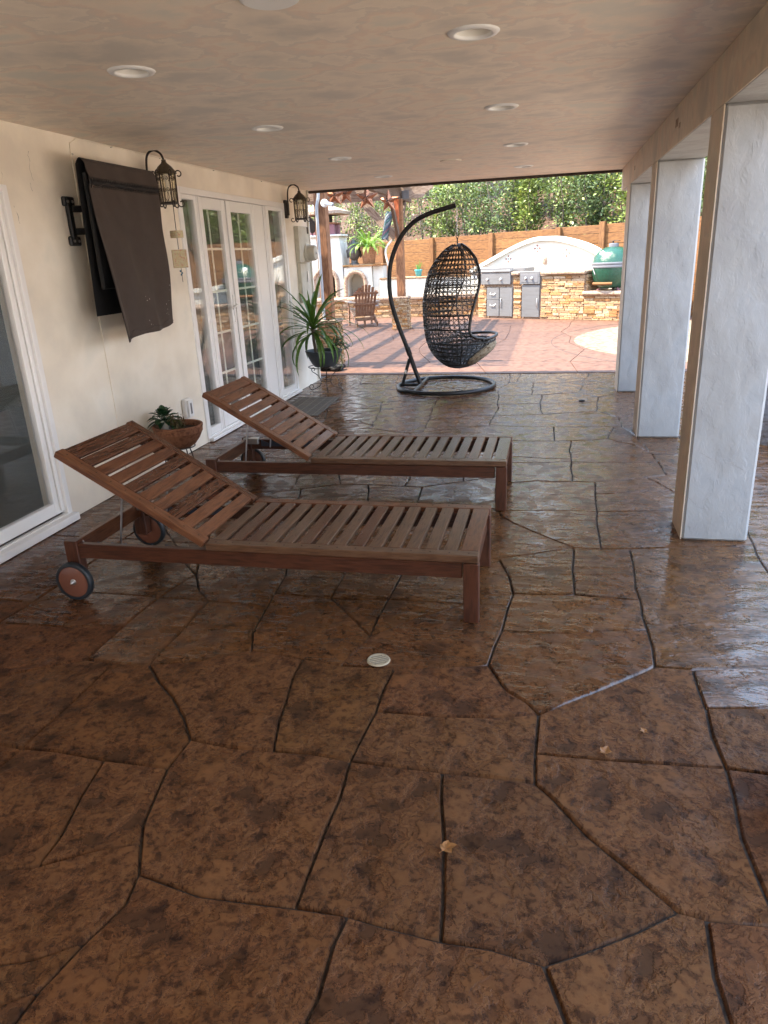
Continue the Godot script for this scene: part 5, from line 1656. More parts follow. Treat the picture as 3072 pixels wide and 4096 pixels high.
	for q in [[0.41, 1.385], [1.24, 1.60], [2.04, 1.47]]:
		var d := Node3D.new()
		d.name = "tile_diamond"
		t.add_child(d, true)
		for i in 3:
			for j in 3:
				var x := (i - j) * 0.034
				var y := (i + j - 2) * 0.034
				b = MB.new()
				b.box(bq(q[0] + x, q[1] + y, 0.738), Vector3(0.038, 0.038, 0.010), 0.002, bs * Basis(Vector3(0, 0, 1), PI / 4))
				put(b, "tile", M.red_brown if (i + j) % 2 == 0 and not (i == 1 and j == 1) else (M.teal_dull if i == 1 and j == 1 else M.ceramic), d)
	t = thing("wall_lamp", "small beige half round lamp on the arched white wall", "lamp", bq(1.47, 1.32, 0.74))
	b = MB.new()
	b.lathe([Vector2(0.03, -0.085), Vector2(0.055, -0.08), Vector2(0.062, 0.0), Vector2(0.058, 0.07), Vector2(0.03, 0.088), Vector2(0, 0.09)], 20)
	put(b, "shade", M.concrete_cap, t)
	# green ceramic grill
	t = thing("kamado_grill", "dark green egg shaped ceramic grill on the low end of counter", "grill", bq(3.43, 0.64, 0.32), atan2(BN.x, BN.z))
	b = MB.new()
	b.lathe([Vector2(0, 0.06), Vector2(0.26, 0.06), Vector2(0.34, 0.11), Vector2(0.40, 0.22), Vector2(0.435, 0.36), Vector2(0.45, 0.50), Vector2(0.448, 0.53)], 44)
	put(b, "bowl", M.green_glaze, t)
	b = MB.new()
	b.lathe([Vector2(0.448, 0.575), Vector2(0.445, 0.60), Vector2(0.42, 0.70), Vector2(0.365, 0.79), Vector2(0.28, 0.87), Vector2(0.18, 0.915), Vector2(0.11, 0.925)], 44)
	put(b, "lid", M.green_glaze, t)
	b = MB.new()
	b.lathe([Vector2(0.447, 0.495), Vector2(0.459, 0.50), Vector2(0.459, 0.54), Vector2(0.447, 0.545), Vector2(0.447, 0.56), Vector2(0.459, 0.565), Vector2(0.459, 0.605), Vector2(0.444, 0.61)], 44)
	put(b, "steel_band", M.grey_plastic, t)
	b = MB.new()
	b.lathe([Vector2(0.105, 0.92), Vector2(0.107, 0.99), Vector2(0.095, 1.0), Vector2(0, 1.0)], 24)
	put(b, "chimney_cap", M.grey_plastic, t)
	b = MB.new()
	b.tube([Vector3(-0.02, 1.0, 0), Vector3(-0.02, 1.04, 0)], 0.018, 8)
	b.box(Vector3(0.02, 1.045, 0), Vector3(0.22, 0.012, 0.10), 0.004)
	put(b, "vent_handle", M.black_metal, t)
	b = MB.new()
	b.lathe([Vector2(0.0, 0.0), Vector2(0.05, 0.0), Vector2(0.05, 0.014), Vector2(0.0, 0.016)], 24, Vector3(-0.10, 0.80, 0.335), Basis(Vector3.RIGHT, -0.9).inverse())
	put(b, "thermometer", M.white_plastic, t)
	b = MB.new()
	var hp := []
	for i in 9:
		var a := lerpf(-0.5, 0.5, i / 8.0)
		hp.append(Vector3(sin(a) * 0.46 - 0.02, 0.165, cos(a) * 0.46))
	b.tube(hp, 0.032, 8)
	put(b, "wooden_handle", M.fence2, t)
	b = MB.new()
	b.tube([Vector3(-0.36, 0.55, 0.28), Vector3(-0.30, 0.5, 0.36), Vector3(-0.2, 0.36, 0.43)], 0.012, 6)
	put(b, "bracket", M.grey_plastic, t)
	for a in [0.6, 2.5, 4.4]:
		b = MB.new()
		b.bar(Vector3(cos(a) * 0.32, 0.004, sin(a) * 0.32), Vector3(cos(a) * 0.22, 0.085, sin(a) * 0.22), 0.05, 0.03)
		put(b, "foot", M.terra_purple, t)

func fence() -> void:
	var t := thing("board_fence", "orange brown horizontal board fence with posts behind the outdoor kitchen", "fence")
	var bs := Basis(BU, Vector3.UP, BN)
	var off := 1.35
	var posts := [-9.6, -7.9, -6.2, -4.45, -2.52, -0.50, 1.49, 2.65, 4.5, 6.4, 8.3, 10.2]
	for i in posts.size():
		var b := MB.new()
		b.uo = Vector2(rng.randf() * 5, rng.randf() * 5)
		var h: float = 2.05 + 0.012 * posts[i] + (0.05 if i == 7 else 0.0)
		b.box(bq(posts[i], h / 2, off - 0.05), Vector3(0.14, h, 0.09), 0.006, bs)
		put(b, "post", [M.fence, M.fence3][i % 2], t)
		if i == posts.size() - 1:
			break
		var y := 0.02
		var w: float = posts[i + 1] - posts[i] - 0.145
		var top: float = 2.05 + 0.012 * posts[i]
		while y < top - 0.05:
			var bh := 0.232
			if y + bh > top - 0.06:
				bh = top - y
			b = MB.new()
			b.uo = Vector2(rng.randf() * 5, rng.randf() * 5)
			b.box(bq(posts[i] + 0.0725 + w / 2, y + bh / 2, off + rng.randf_range(-0.004, 0.004)), Vector3(w, bh - 0.008, 0.04), 0.004, bs)
			put(b, "board", [M.fence, M.fence2, M.fence, M.fence3][rng.randi() % 4], t)
			y += bh

func side_fence() -> void:
	# the yard's boundary to the right, beyond the columns
	var t := thing("boundary_fence", "board fence along the right side of the yard", "fence")
	var i := 0
	var z := -13.0
	while z < 7.0:
		onebox("post", M.fence3, t, Vector3(13.0, 1.0, z), Vector3(0.1, 2.0, 0.12), 0.004)
		for k in 8:
			onebox("board", [M.fence, M.fence2, M.fence3][(i + k) % 3], t, Vector3(13.02, 0.125 + k * 0.245, z + 1.0), Vector3(0.04, 0.238, 1.86), 0.004)
		z += 2.0
		i += 1

func hill_y(s: float, k: float) -> float:  # height of the slope, k metres behind the fence
	return 1.15 + 0.42 * k + 0.12 * sin(s * 1.3 + k) + 0.08 * sin(s * 3.1)

func hedge() -> void:
	var b := MB.new()
	for i in 44:
		for j in 14:
			var q := []
			for o in [[0, 0], [1, 0], [1, 1], [0, 1]]:
				var s: float = -14.0 + (i + o[0]) * 0.9
				var k: float = (j + o[1]) * 0.9
				q.append(bq(s, hill_y(s, k) if j + o[1] > 0 else -0.2, 1.46 + k))
			var nn: Vector3 = (q[1] - q[0]).cross(q[3] - q[0]).normalized()
			if nn.y < 0:
				nn = -nn
			b.quad4(q, [nn, nn, nn, nn])
	structure(b, "hillside", M.litter)
	# shrubs with bare stems and glossy leaves
	var rg := RandomNumberGenerator.new()
	rg.seed = 4242
	var spots := []
	var s := -8.8
	var n := 0
	while s < 9.6:
		spots.append([s, rg.randf_range(0.5, 1.0), rg.randf_range(2.2, 2.9), 0])
		s += rg.randf_range(0.75, 1.1)
	s = -9.5
	while s < 10.5:
		spots.append([s, rg.randf_range(2.0, 3.0), rg.randf_range(2.8, 3.8), 1])
		s += rg.randf_range(1.1, 1.6)
	s = -10.0
	while s < 11.0:
		spots.append([s, rg.randf_range(4.2, 5.4), rg.randf_range(5.0, 6.6), 2])
		s += rg.randf_range(1.7, 2.3)
	var ords := ["first", "second", "third", "fourth", "fifth", "sixth", "seventh"]
	var counts := {}
	for q in spots:
		n += 1
		var base := bq(q[0], hill_y(q[0], q[1]) - 0.05, 1.46 + q[1])
		var where := "behind the fence"
		if q[0] < -5.0: where = "beyond the fireplace"
		elif q[0] < -2.6: where = "behind the potted fern"
		elif q[0] < -0.6: where = "behind the teal pot"
		elif q[0] < 0.6: where = "behind the egg chair"
		elif q[0] < 2.2: where = "above the arched wall"
		elif q[0] < 4.2: where = "above the green grill"
		else: where = "right of the outdoor kitchen"
		var row := "in front row" if q[3] == 0 else ("in back row" if q[3] == 1 else "among tall trees")
		var key := where + row
		counts[key] = counts.get(key, -1) + 1
		var t := thing("shrub", "leafy shrub %s, %s from left %s" % [where, ords[mini(counts[key], 6)], row], "shrub", base, 0, "shrubs of the hedge on the slope")
		var H: float = q[2]
		b = MB.new()
		var tips := []
		for k in rg.randi_range(5, 8):
			var a := rg.randf() * TAU
			var lean := rg.randf_range(0.05, 0.42)
			var p := [Vector3(cos(a) * 0.1, -0.1, sin(a) * 0.1)]
			var r := [rg.randf_range(0.014, 0.032)]
			var hh := H * rg.randf_range(0.7, 1.0)
			for m in 6:
				var f := (m + 1) / 6.0
				p.append(Vector3(cos(a) * (0.1 + lean * f * hh * 0.6) + rg.randf_range(-0.06, 0.06), hh * f, sin(a) * (0.1 + lean * f * hh * 0.6) + rg.randf_range(-0.06, 0.06)))
				r.append(lerpf(r[0], 0.006, f))
				if m > 0:
					tips.append(p[p.size() - 1])
					if rg.randf() < 0.6:
						tips.append(p[p.size() - 1] + Vector3(rg.randf_range(-0.3, 0.3), rg.randf_range(0.0, 0.35), rg.randf_range(-0.3, 0.3)))
			b.tube(p, r, 5)
		put(b, "trunk", M.bark, t)
		b = MB.new()
		var dens: float = lerpf(0.3, 0.85, clampf((q[0] + 5.0) / 6.0, 0, 1)) if q[3] < 2 else 0.9
		var hue := rg.randf()
		var cbase := Color(0.225, 0.285, 0.075).lerp(Color(0.145, 0.20, 0.085), hue)
		for tp in tips:
			if rg.randf() > dens * 1.05:
				continue
			var cl := rg.randf_range(0.7, 1.35)
			var rad := rg.randf_range(0.16, 0.34) * (2.0 if q[3] == 2 else 1.0)
			for m in int(74 * dens) + 22:
				var d := Vector3(rg.randfn(), rg.randfn() * 0.8, rg.randfn()) * rad * 0.62
				var pos: Vector3 = tp + d
				var dir := (d.normalized() + Vector3(rg.randf_range(-0.7, 0.7), rg.randf_range(-0.2, 0.7), rg.randf_range(-0.7, 0.7))).normalized()
				var side := dir.cross(Vector3(rg.randf_range(-1, 1), 1, rg.randf_range(-1, 1))).normalized()
				var up := side.cross(dir).normalized()
				var L := rg.randf_range(0.065, 0.12) * (1.7 if q[3] == 2 else 1.0)
				var w := L * 0.26
				var kk := cl * rg.randf_range(0.45, 1.45)
				b.col = Color(cbase.r * kk, cbase.g * kk, cbase.b * kk) if rg.randf() > 0.06 else Color(0.34, 0.34, 0.10)
				var nn := up if up.y > 0 else -up
				var mid := pos + dir * L * 0.5
				b.tri(pos, mid + side * w + up * w * 0.3, pos + dir * L, nn, nn, nn)
				b.tri(pos, mid - side * w + up * w * 0.3, pos + dir * L, nn, nn, nn)
		put(b, "crown", M.leaf_hedge, t)

func pedestal(at: Vector3, label: String) -> Node3D:
	var t := thing("stone_pedestal", label, "pedestal", at, 0, "stone pedestals of the pergola")
	onebox("core", M.concrete_cap, t, Vector3(0, 0.34, 0), Vector3(0.33, 0.68, 0.33), 0.003)
	onebox("cap", M.concrete_cap, t, Vector3(0, 0.698, 0), Vector3(0.40, 0.04, 0.40), 0.006)
	ledge(t, Vector3(-0.17, 0, 0.163), Vector3.RIGHT, Vector3.BACK, 0.34, 0.675, [], Vector2(0.05, 0.15), Vector2(0.028, 0.05))
	ledge(t, Vector3(0.163, 0, 0.17), Vector3.FORWARD, Vector3.RIGHT, 0.34, 0.675, [], Vector2(0.05, 0.15), Vector2(0.028, 0.05))
	ledge(t, Vector3(-0.163, 0, -0.17), Vector3.BACK, Vector3.LEFT, 0.34, 0.675, [], Vector2(0.06, 0.18), Vector2(0.035, 0.06))
	return t

func pergola() -> void:
	var p1 := Vector3(-3.37, 0, -10.89)
	var p2 := Vector3(-3.37, 0, -16.62)
	pedestal(p1, "stone pedestal beside the yucca, nearest the house wall")
	pedestal(p2, "stone pedestal in the middle of the sunlit yard, behind the curved stand")
	var t := thing("pergola", "timber pergola with posts, braces and a slatted top over the yard", "pergola")
	for p in [[p1, M.dark_wood, M.post], [p2, M.post, M.post], [Vector3(-8.0, 0, -10.89), M.post, M.post], [Vector3(-8.0, 0, -16.62), M.post, M.post]]:
		onebox("post", p[2], t, p[0] + Vector3(0.02, 1.735, 0), Vector3(0.17, 2.03, 0.17), 0.008)
	# main beams
	for z in [-10.75, -16.75]:
		var b := MB.new()
		var poly := PackedVector2Array([Vector2(-8.6, 2.75), Vector2(-3.0, 2.75), Vector2(-2.86, 2.755), Vector2(-2.80, 2.79), Vector2(-2.76, 2.86), Vector2(-2.70, 2.89), Vector2(-2.62, 2.93), Vector2(-2.58, 3.0), Vector2(-8.6, 3.0)])
		b.prism(poly, Vector3(0, 0, z - 0.03), Vector3.RIGHT, Vector3.UP, Vector3.BACK, 0.06)
		put(b, "beam", M.grey_wood, t)
	onebox("long_beam", M.pergola, t, Vector3(-3.36, 2.87, -14.2), Vector3(0.09, 0.24, 7.6), 0.006)
	onebox("post_face", M.orange_wood, t, p2 + Vector3(-0.01, 2.50, 0.10), Vector3(0.11, 0.50, 0.03), 0.004)
	onebox("post_face", M.orange_wood, t, p2 + Vector3(-0.01, 2.88, 0.10), Vector3(0.11, 0.24, 0.03), 0.004)
	onebox("steel_plate", M.stainless, t, p2 + Vector3(0.17, 2.83, -0.06), Vector3(0.16, 0.17, 0.008), 0.002)
	onebox("bolt_block", M.post, t, p2 + Vector3(0.04, 2.37, 0.10), Vector3(0.16, 0.09, 0.02), 0.003)
	# rafters and slats
	for i in 9:
		onebox("rafter", M.pergola, t, Vector3(-8.2 + i * 0.62, 3.07, -13.95), Vector3(0.085, 0.14, 7.7), 0.004)
	for i in 56:
		onebox("slat", M.pergola, t, Vector3(-5.55, 3.155, -10.25 - i * 0.133), Vector3(5.95, 0.03, 0.058), 0.003)
	# knee braces
	var b := MB.new()
	b.bar(Vector3(-4.18, 2.74, -16.66), Vector3(-3.44, 1.98, -16.62), 0.06, 0.16, 0.004, Vector3(0.7, 0.7, 0))
	put(b, "knee_brace", M.grey_wood, t)
	b = MB.new()
	b.bar(Vector3(-3.36, 2.74, -15.85), Vector3(-3.36, 1.98, -16.54), 0.06, 0.14, 0.004, Vector3(0, 0.7, -0.7))
	put(b, "knee_brace", M.pergola, t)
	b = MB.new()
	b.bar(Vector3(-4.1, 2.74, -10.85), Vector3(-3.46, 2.0, -10.89), 0.06, 0.14, 0.004, Vector3(0.7, 0.7, 0))
	put(b, "knee_brace", M.dark_wood, t)
	b = MB.new()
	b.bar(Vector3(-3.36, 2.74, -17.4), Vector3(-3.36, 1.98, -16.7), 0.06, 0.14, 0.004, Vector3(0, 0.7, 0.7))
	put(b, "knee_brace", M.pergola, t)
	# pipe and camera on the nearer post
	b = MB.new()
	b.tube(smooth([Vector3(-3.33, 2.74, -10.74), Vector3(-3.34, 2.45, -10.75), Vector3(-3.375, 2.30, -10.755), Vector3(-3.38, 2.0, -10.755), Vector3(-3.38, 1.2, -10.755), Vector3(-3.38, 0.73, -10.755)]), 0.022, 10)
	tag(put(b, "white_conduit", M.conduit), "white pipe running down the nearer pergola post", "pipe")
	t = thing("security_camera", "white bullet security camera on the nearer pergola post", "camera", Vector3(-3.25, 2.35, -10.74), 0.0)
	b = MB.new()
	b.lathe([Vector2(0.055, 0), Vector2(0.055, 0.02), Vector2(0.045, 0.03), Vector2(0, 0.03)], 20, Vector3(0, 0, -0.01), Basis(Vector3.RIGHT, PI / 2))
	put(b, "base", M.white_plastic, t)
	b = MB.new()
	b.tube([Vector3(0, 0, 0.02), Vector3(0.03, -0.02, 0.05), Vector3(0.05, -0.015, 0.06)], 0.012, 8)
	put(b, "arm", M.white_plastic, t)
	b = MB.new()
	b.tube([Vector3(0.03, 0.0, 0.06), Vector3(0.15, -0.035, 0.09)], 0.028, 14)
	put(b, "body", M.white_plastic, t)
	b = MB.new()
	b.tube([Vector3(0.149, -0.035, 0.09), Vector3(0.153, -0.036, 0.091)], 0.022, 14)
	put(b, "lens", M.grey_plastic, t)

func star(at: Vector3, r: float, turn: float, label: String) -> void:
	var t := thing("star_lantern", label, "star lantern", at, turn, "copper star lanterns")
	var b := MB.new()
	for i in 5:
		var a := PI / 2 + TAU * i / 5
		var tip := Vector3(cos(a), sin(a), 0) * r
		for sg in [-1.0, 1.0]:
			var a2: float = a + sg * TAU / 10
			var inn := Vector3(cos(a2), sin(a2), 0) * r * 0.42
			for f in [-1.0, 1.0]:
				var c := Vector3(0, 0, f * r * 0.28)
				var nn: Vector3 = (tip - c).cross(inn - c).normalized()
				if nn.z * f < 0:
					nn = -nn
				b.tri(c, tip, inn, nn, nn, nn)
	put(b, "shell", M.copper, t)
	b = MB.new()
	for i in 60:  # punched holes
		var a := rng.randf() * TAU
		var k := rng.randf()
		var m := fposmod(a - PI / 2, TAU / 5) / (TAU / 5)
		var lim := lerpf(0.36, 0.85, pow(absf(m - 0.5) * 2.0, 2.0)) * r * k
		var q := Vector3(cos(a) * lim, sin(a) * lim, r * 0.28 * (1.0 - lim / (r * (0.42 + 0.5 * pow(absf(m - 0.5) * 2.0, 2.0)))) + 0.004)
		b.box(q, Vector3(0.010, 0.010, 0.003), 0.001)
	put(b, "punched_hole", M.char, t)
	b = MB.new()
	b.tube([Vector3(0, r, 0), Vector3(0, 3.0 - at.y, 0)], 0.003, 4)
	put(b, "cord", M.iron, t)

func yard_things() -> void:
	star(Vector3(-3.66, 2.60, -12.7), 0.20, 0.15, "copper star lantern, leftmost of the row, beside the nearer post")
	star(Vector3(-3.62, 2.665, -13.3), 0.19, -0.3, "copper star lantern second from left, overlapping the leftmost")
	star(Vector3(-3.17, 2.555, -13.0), 0.215, 0.1, "copper star lantern hanging in the middle of the row")
	star(Vector3(-2.92, 2.515, -13.6), 0.20, -0.12, "copper star lantern, rightmost, in front of the farther post")
	# seat wall with stone face
	var t := thing("seat_wall", "low stone faced seat wall with a pale cap behind the chair", "wall")
	onebox("core", M.concrete_cap, t, Vector3(-4.4, 0.225, -20.06), Vector3(5.4, 0.45, 0.50), 0.003)
	ledge(t, Vector3(-6.4, 0, -19.815), Vector3.RIGHT, Vector3.BACK, 4.8, 0.45, [], Vector2(0.14, 0.42), Vector2(0.05, 0.09))
	for i in 5:
		onebox("cap", M.concrete_cap, t, Vector3(-6.56 + i * 1.08 + 0.0, 0.50, -20.05), Vector3(1.075, 0.10, 0.62), 0.03)
	for q in [[-4.72, 0.36], [-3.05, 0.38]]:
		onebox("vent", M.grey_plastic, t, Vector3(q[0], q[1], -19.765), Vector3(0.17, 0.10, 0.012), 0.003)
	# planter wall
	t = thing("planter_wall", "white stucco planter wall with a flagstone cap under the teal pot", "wall")
	onebox("panel", M.yard_stucco, t, Vector3(-3.15, 0.75, -20.44), Vector3(3.1, 0.46, 0.28), 0.01)
	for i in 6:
		onebox("flagstone", M.veneer[(i * 2) % 7], t, Vector3(-4.44 + i * 0.515, 1.005 + 0.004 * (i % 2), -20.44), Vector3(0.508, 0.045, 0.36), 0.012)
	# fireplace with chimney hood
	t = thing("fireplace", "white stucco outdoor fireplace with arched opening and roofed chimney", "fireplace")
	var arch := func(cx: float, r: float, y0: float, spring: float) -> PackedVector2Array:
		var o := PackedVector2Array([Vector2(cx + r, y0)])
		for i in 13:
			o.append(Vector2(cx + cos(PI * i / 12) * r, spring + sin(PI * i / 12) * r))
		o.append(Vector2(cx - r, y0))
		return o
	var poly := PackedVector2Array([Vector2(-6.95, 0.55), Vector2(-6.92, 1.5), Vector2(-6.66, 2.16), Vector2(-5.80, 2.16), Vector2(-5.74, 1.6), Vector2(-5.73, 0.55)])
	poly.append_array(arch.call(-6.26, 0.30, 0.55, 0.98))
	var b := MB.new()
	b.prism(poly, Vector3(0, 0, -20.30), Vector3.RIGHT, Vector3.UP, Vector3.FORWARD, 0.75)
	put(b, "tower", M.yard_stucco, t)
	b = MB.new()
	b.box(Vector3(-6.26, 0.95, -20.95), Vector3(0.66, 0.8, 0.04), 0.002)
	put(b, "firebox", M.char, t)
	b = MB.new()
	var ap := []
	for q in arch.call(-6.26, 0.34, 0.55, 0.98):
		ap.append(Vector3(q.x, q.y, -20.29))
	b.tube(ap, 0.06, 10)
	put(b, "arch_surround", M.concrete_cap, t)
	onebox("shoulder", M.yard_stucco, t, Vector3(-6.25, 2.19, -20.62), Vector3(1.05, 0.05, 0.80), 0.01)
	for q in [[-6.62, -20.35], [-5.98, -20.35], [-6.62, -20.85], [-5.98, -20.85]]:
		onebox("pillar", M.terra_purple, t, Vector3(q[0], 2.35, q[1]), Vector3(0.13, 0.27, 0.13), 0.01)
		onebox("pillar_cap", M.terracotta, t, Vector3(q[0], 2.505, q[1]), Vector3(0.19, 0.04, 0.19), 0.008)
	onebox("flue", M.char, t, Vector3(-6.30, 2.46, -20.62), Vector3(0.42, 0.5, 0.36), 0.01)
	b = MB.new()
	b.lathe([Vector2(0.0, 3.06), Vector2(0.86, 2.82), Vector2(0.86, 2.74), Vector2(0.5, 2.72)], 4, Vector3(-6.28, 0, -20.62), Basis(Vector3.UP, PI / 4))
	put(b, "hood", M.concrete_cap, t)
	# wood niche
	t = thing("wood_niche", "low white stucco block with an arched firewood niche", "niche")
	poly = PackedVector2Array([Vector2(-5.72, 0.55), Vector2(-5.71, 1.34), Vector2(-4.92, 1.34), Vector2(-4.92, 0.55)])
	poly.append_array(arch.call(-5.39, 0.25, 0.55, 0.93))
	b = MB.new()
	b.prism(poly, Vector3(0, 0, -20.31), Vector3.RIGHT, Vector3.UP, Vector3.FORWARD, 0.55)
	put(b, "block", M.yard_stucco, t)
	onebox("niche_back", M.yard_stucco, t, Vector3(-5.32, 0.94, -20.88), Vector3(0.8, 0.8, 0.04), 0.003)
	onebox("side_block", M.yard_stucco, t, Vector3(-4.76, 0.945, -20.66), Vector3(0.30, 0.80, 0.5), 0.01)
	b = MB.new()
	ap = []
	for q in arch.call(-5.39, 0.29, 0.55, 0.93):
		ap.append(Vector3(q.x, q.y, -20.30))
	b.tube(ap, 0.055, 10)
	put(b, "arch_surround", M.concrete_cap, t)
	for i in 4:
		onebox("flagstone", M.veneer[(i * 3 + 1) % 7], t, Vector3(-5.59 + i * 0.29, 1.385, -20.58), Vector3(0.285, 0.045, 0.66), 0.012)
	for i in 6:
		b = MB.new()
		var a := rng.randf() * 3.0
		b.tube([Vector3(-5.5 + i * 0.045, 0.60 + 0.035 * (i % 3), -20.45), Vector3(-5.42 + i * 0.03 + 0.1 * cos(a), 0.64 + 0.06 * (i % 3), -20.75)], 0.04, 7)
		put(b, "log", M.terracotta, t)
	# stone head
	t = thing("head_statue", "dark glazed serene stone head statue beside the fern", "statue", Vector3(-5.44, 1.41, -20.5), 0.12)
	b = MB.new()
	b.lathe([Vector2(0.0, 0), Vector2(0.13, 0.0), Vector2(0.125, 0.03), Vector2(0.095, 0.05), Vector2(0.095, 0.12)], 24)
	put(b, "neck", M.statue, t)
	b = MB.new()
	var H := func(i: int, j: int) -> Vector3:
		var az := TAU * i / 48.0
		var el := lerpf(-PI / 2, PI / 2, j / 28.0)
		var d := Vector3(sin(az) * cos(el), sin(el), cos(az) * cos(el))
		var p := d * Vector3(0.182, 0.25, 0.20)
		if d.y < 0:
			p.x *= 1.0 - 0.22 * absf(d.y)
			p.z *= 1.0 - 0.12 * absf(d.y)
		if d.z > 0:
			p.z += 0.050 * exp(-pow(d.x / 0.13, 2) - pow((d.y + 0.08) / 0.22, 2))      # nose
			p.z += 0.020 * exp(-pow(d.x / 0.30, 2) - pow((d.y + 0.42) / 0.07, 2))      # lips
			p.z += 0.016 * exp(-pow(d.x / 0.28, 2) - pow((d.y + 0.68) / 0.10, 2))      # chin
			for sg in [-1.0, 1.0]:
				p.z -= 0.022 * exp(-pow((d.x - sg * 0.36) / 0.17, 2) - pow((d.y - 0.06) / 0.10, 2))  # eye sockets
				p.z += 0.014 * exp(-pow((d.x - sg * 0.36) / 0.13, 2) - pow((d.y - 0.02) / 0.05, 2))  # lids
				p.z += 0.012 * exp(-pow((d.x - sg * 0.33) / 0.20, 2) - pow((d.y - 0.19) / 0.05, 2))  # brows
		return p + Vector3(0, 0.32, 0)
	for i in 48:
		for j in 28:
			var q := [H.call(i, j), H.call(i + 1, j), H.call(i + 1, j + 1), H.call(i, j + 1)]
			var nn := []
			for o in [[0, 0], [1, 0], [1, 1], [0, 1]]:
				var du: Vector3 = H.call(i + o[0] + 1, j + o[1]) - H.call(i + o[0] - 1, j + o[1])
				var dv: Vector3 = H.call(i + o[0], mini(j + o[1] + 1, 28)) - H.call(i + o[0], maxi(j + o[1] - 1, 0))
				var m := du.cross(dv).normalized()
				var out: Vector3 = H.call(i + o[0], j + o[1]) - Vector3(0, 0.32, 0)
				nn.append(m if m.dot(out) > 0 else -m)
			b.quad4(q, nn)
	put(b, "face", M.statue, t)
	b = MB.new()
	b.lathe([Vector2(0.178, 0.40), Vector2(0.185, 0.43), Vector2(0.17, 0.50), Vector2(0.12, 0.555), Vector2(0.08, 0.575), Vector2(0.075, 0.61), Vector2(0.045, 0.645), Vector2(0.015, 0.68), Vector2(0, 0.69)], 28, Vector3(0, 0, -0.012), Basis.IDENTITY, Vector2(1, 1.08))
	put(b, "hair", M.statue, t)
	for sg in [-1.0, 1.0]:
		b = MB.new()
		b.tube(smooth([Vector3(sg * 0.182, 0.40, -0.01), Vector3(sg * 0.20, 0.36, -0.01), Vector3(sg * 0.187, 0.27, 0.0), Vector3(sg * 0.175, 0.17, 0.01)]), [0.012, 0.02, 0.024, 0.026, 0.026, 0.025, 0.022, 0.02, 0.019, 0.02, 0.023, 0.027, 0.03, 0.028, 0.022, 0.012], 8)
		put(b, "ear", M.statue, t)
	# fern in a clay pot
	t = thing("potted_fern", "bright green drooping fern in a pale clay pot on the niche", "potted plant", Vector3(-5.02, 1.41, -20.5))
	b = MB.new()
	b.lathe([Vector2(0, 0), Vector2(0.16, 0), Vector2(0.215, 0.34), Vector2(0.235, 0.345), Vector2(0.235, 0.44), Vector2(0.21, 0.445), Vector2(0.20, 0.40), Vector2(0, 0.39)], 32)
	put(b, "pot", M.pale_clay, t)
	b = MB.new()
	for i in 70:
		var a := i * 2.399
		var pitch := rng.randf_range(0.2, 1.4)
		var L := rng.randf_range(0.45, 0.85)
		var d := Vector3(cos(a), 0, sin(a))
		var sd := Vector3(-sin(a), 0, cos(a))
		var p := Vector3(cos(a) * 0.08, 0.42, sin(a) * 0.08)
		var an := pitch
		var dr := rng.randf_range(1.6, 3.0)
		var kk := rng.randf_range(0.75, 1.3)
		for s in 22:
			var q := s / 22.0
			var nx := p + (d * cos(an) + Vector3.UP * sin(an)) * (L / 22)
			an -= dr / 22 * (0.3 + 1.2 * q)
			var w := 0.055 * sin(PI * minf(1.0, 0.12 + q * 0.9)) + 0.006
			b.col = Color(kk, kk, kk)
			for sg in [-1.0, 1.0]:
				var up: Vector3 = sd.cross(nx - p).normalized()
				if up.y < 0:
					up = -up
				var tp: Vector3 = p + sd * sg * w + (nx - p) * 0.8 - Vector3(0, w * 0.25, 0)
				b.tri(p, nx.lerp(p, 0.15), tp, up, up, up)
			p = nx
	put(b, "fronds", M.leaf_fern, t)
	# teal pot
	t = thing("teal_pot", "small turquoise pot with a spiky succulent on the planter wall", "potted plant", Vector3(-3.62, 1.03, -20.42))
	b = MB.new()
	b.lathe([Vector2(0, 0), Vector2(0.072, 0), Vector2(0.098, 0.14), Vector2(0.108, 0.142), Vector2(0.108, 0.175), Vector2(0.095, 0.175), Vector2(0.09, 0.155), Vector2(0, 0.155)], 28)
	put(b, "pot", M.teal, t)
	b = MB.new()
	for q in [[0.2, 1.5, 0.30, 0.05], [-0.1, 0.95, 0.27, 0.1], [2.9, 1.2, 0.24, 0.1], [0.5, 1.15, 0.25, 0.1], [1.7, 1.1, 0.2, 0.2], [4.2, 0.9, 0.2, 0.2]]:
		strap_leaf(b, Vector3(0.02 * cos(q[0]), 0.15, 0.02 * sin(q[0])), q[0], q[1], q[2], 0.032, q[3], 1.0)
	put(b, "leaves", M.leaf_agave, t)
	# coloured cloth and a white rope hung on the farther post
	t = thing("hanging_cloth", "twisted blue and grey cloth hanging beside the farther pergola post", "cloth", Vector3(-3.58, 2.0, -16.62))
	var cols := [[0.10, 0.14, 0.20], [0.26, 0.30, 0.33], [0.08, 0.17, 0.18], [0.22, 0.13, 0.16]]
	for i in 7:
		b = MB.new()
		var p := []
		for k in 12:
			var q := k / 11.0
			p.append(Vector3(0.06 * cos(q * 7.0 + i * 0.9) * (1.1 - 0.3 * q) + 0.03 - 0.14 * q, 0.50 - 0.55 * q, 0.06 * sin(q * 7.0 + i * 0.9)))
		b.tube(p, 0.028, 6)
		var cc: Array = cols[i % 4]
		put(b, "strand", mat(lin(cc[0], cc[1], cc[2]), 0.9), t)
	b = MB.new()
	b.tube(smooth([Vector3(0.07, -0.08, 0.05), Vector3(0.03, -0.12, 0.05), Vector3(-0.06, -0.22, 0.05), Vector3(-0.09, -0.34, 0.05), Vector3(-0.05, -0.55, 0.05), Vector3(-0.02, -0.66, 0.05)]), 0.022, 8)
	put(b, "pale_rope", M.ceramic, t)
	adirondack()

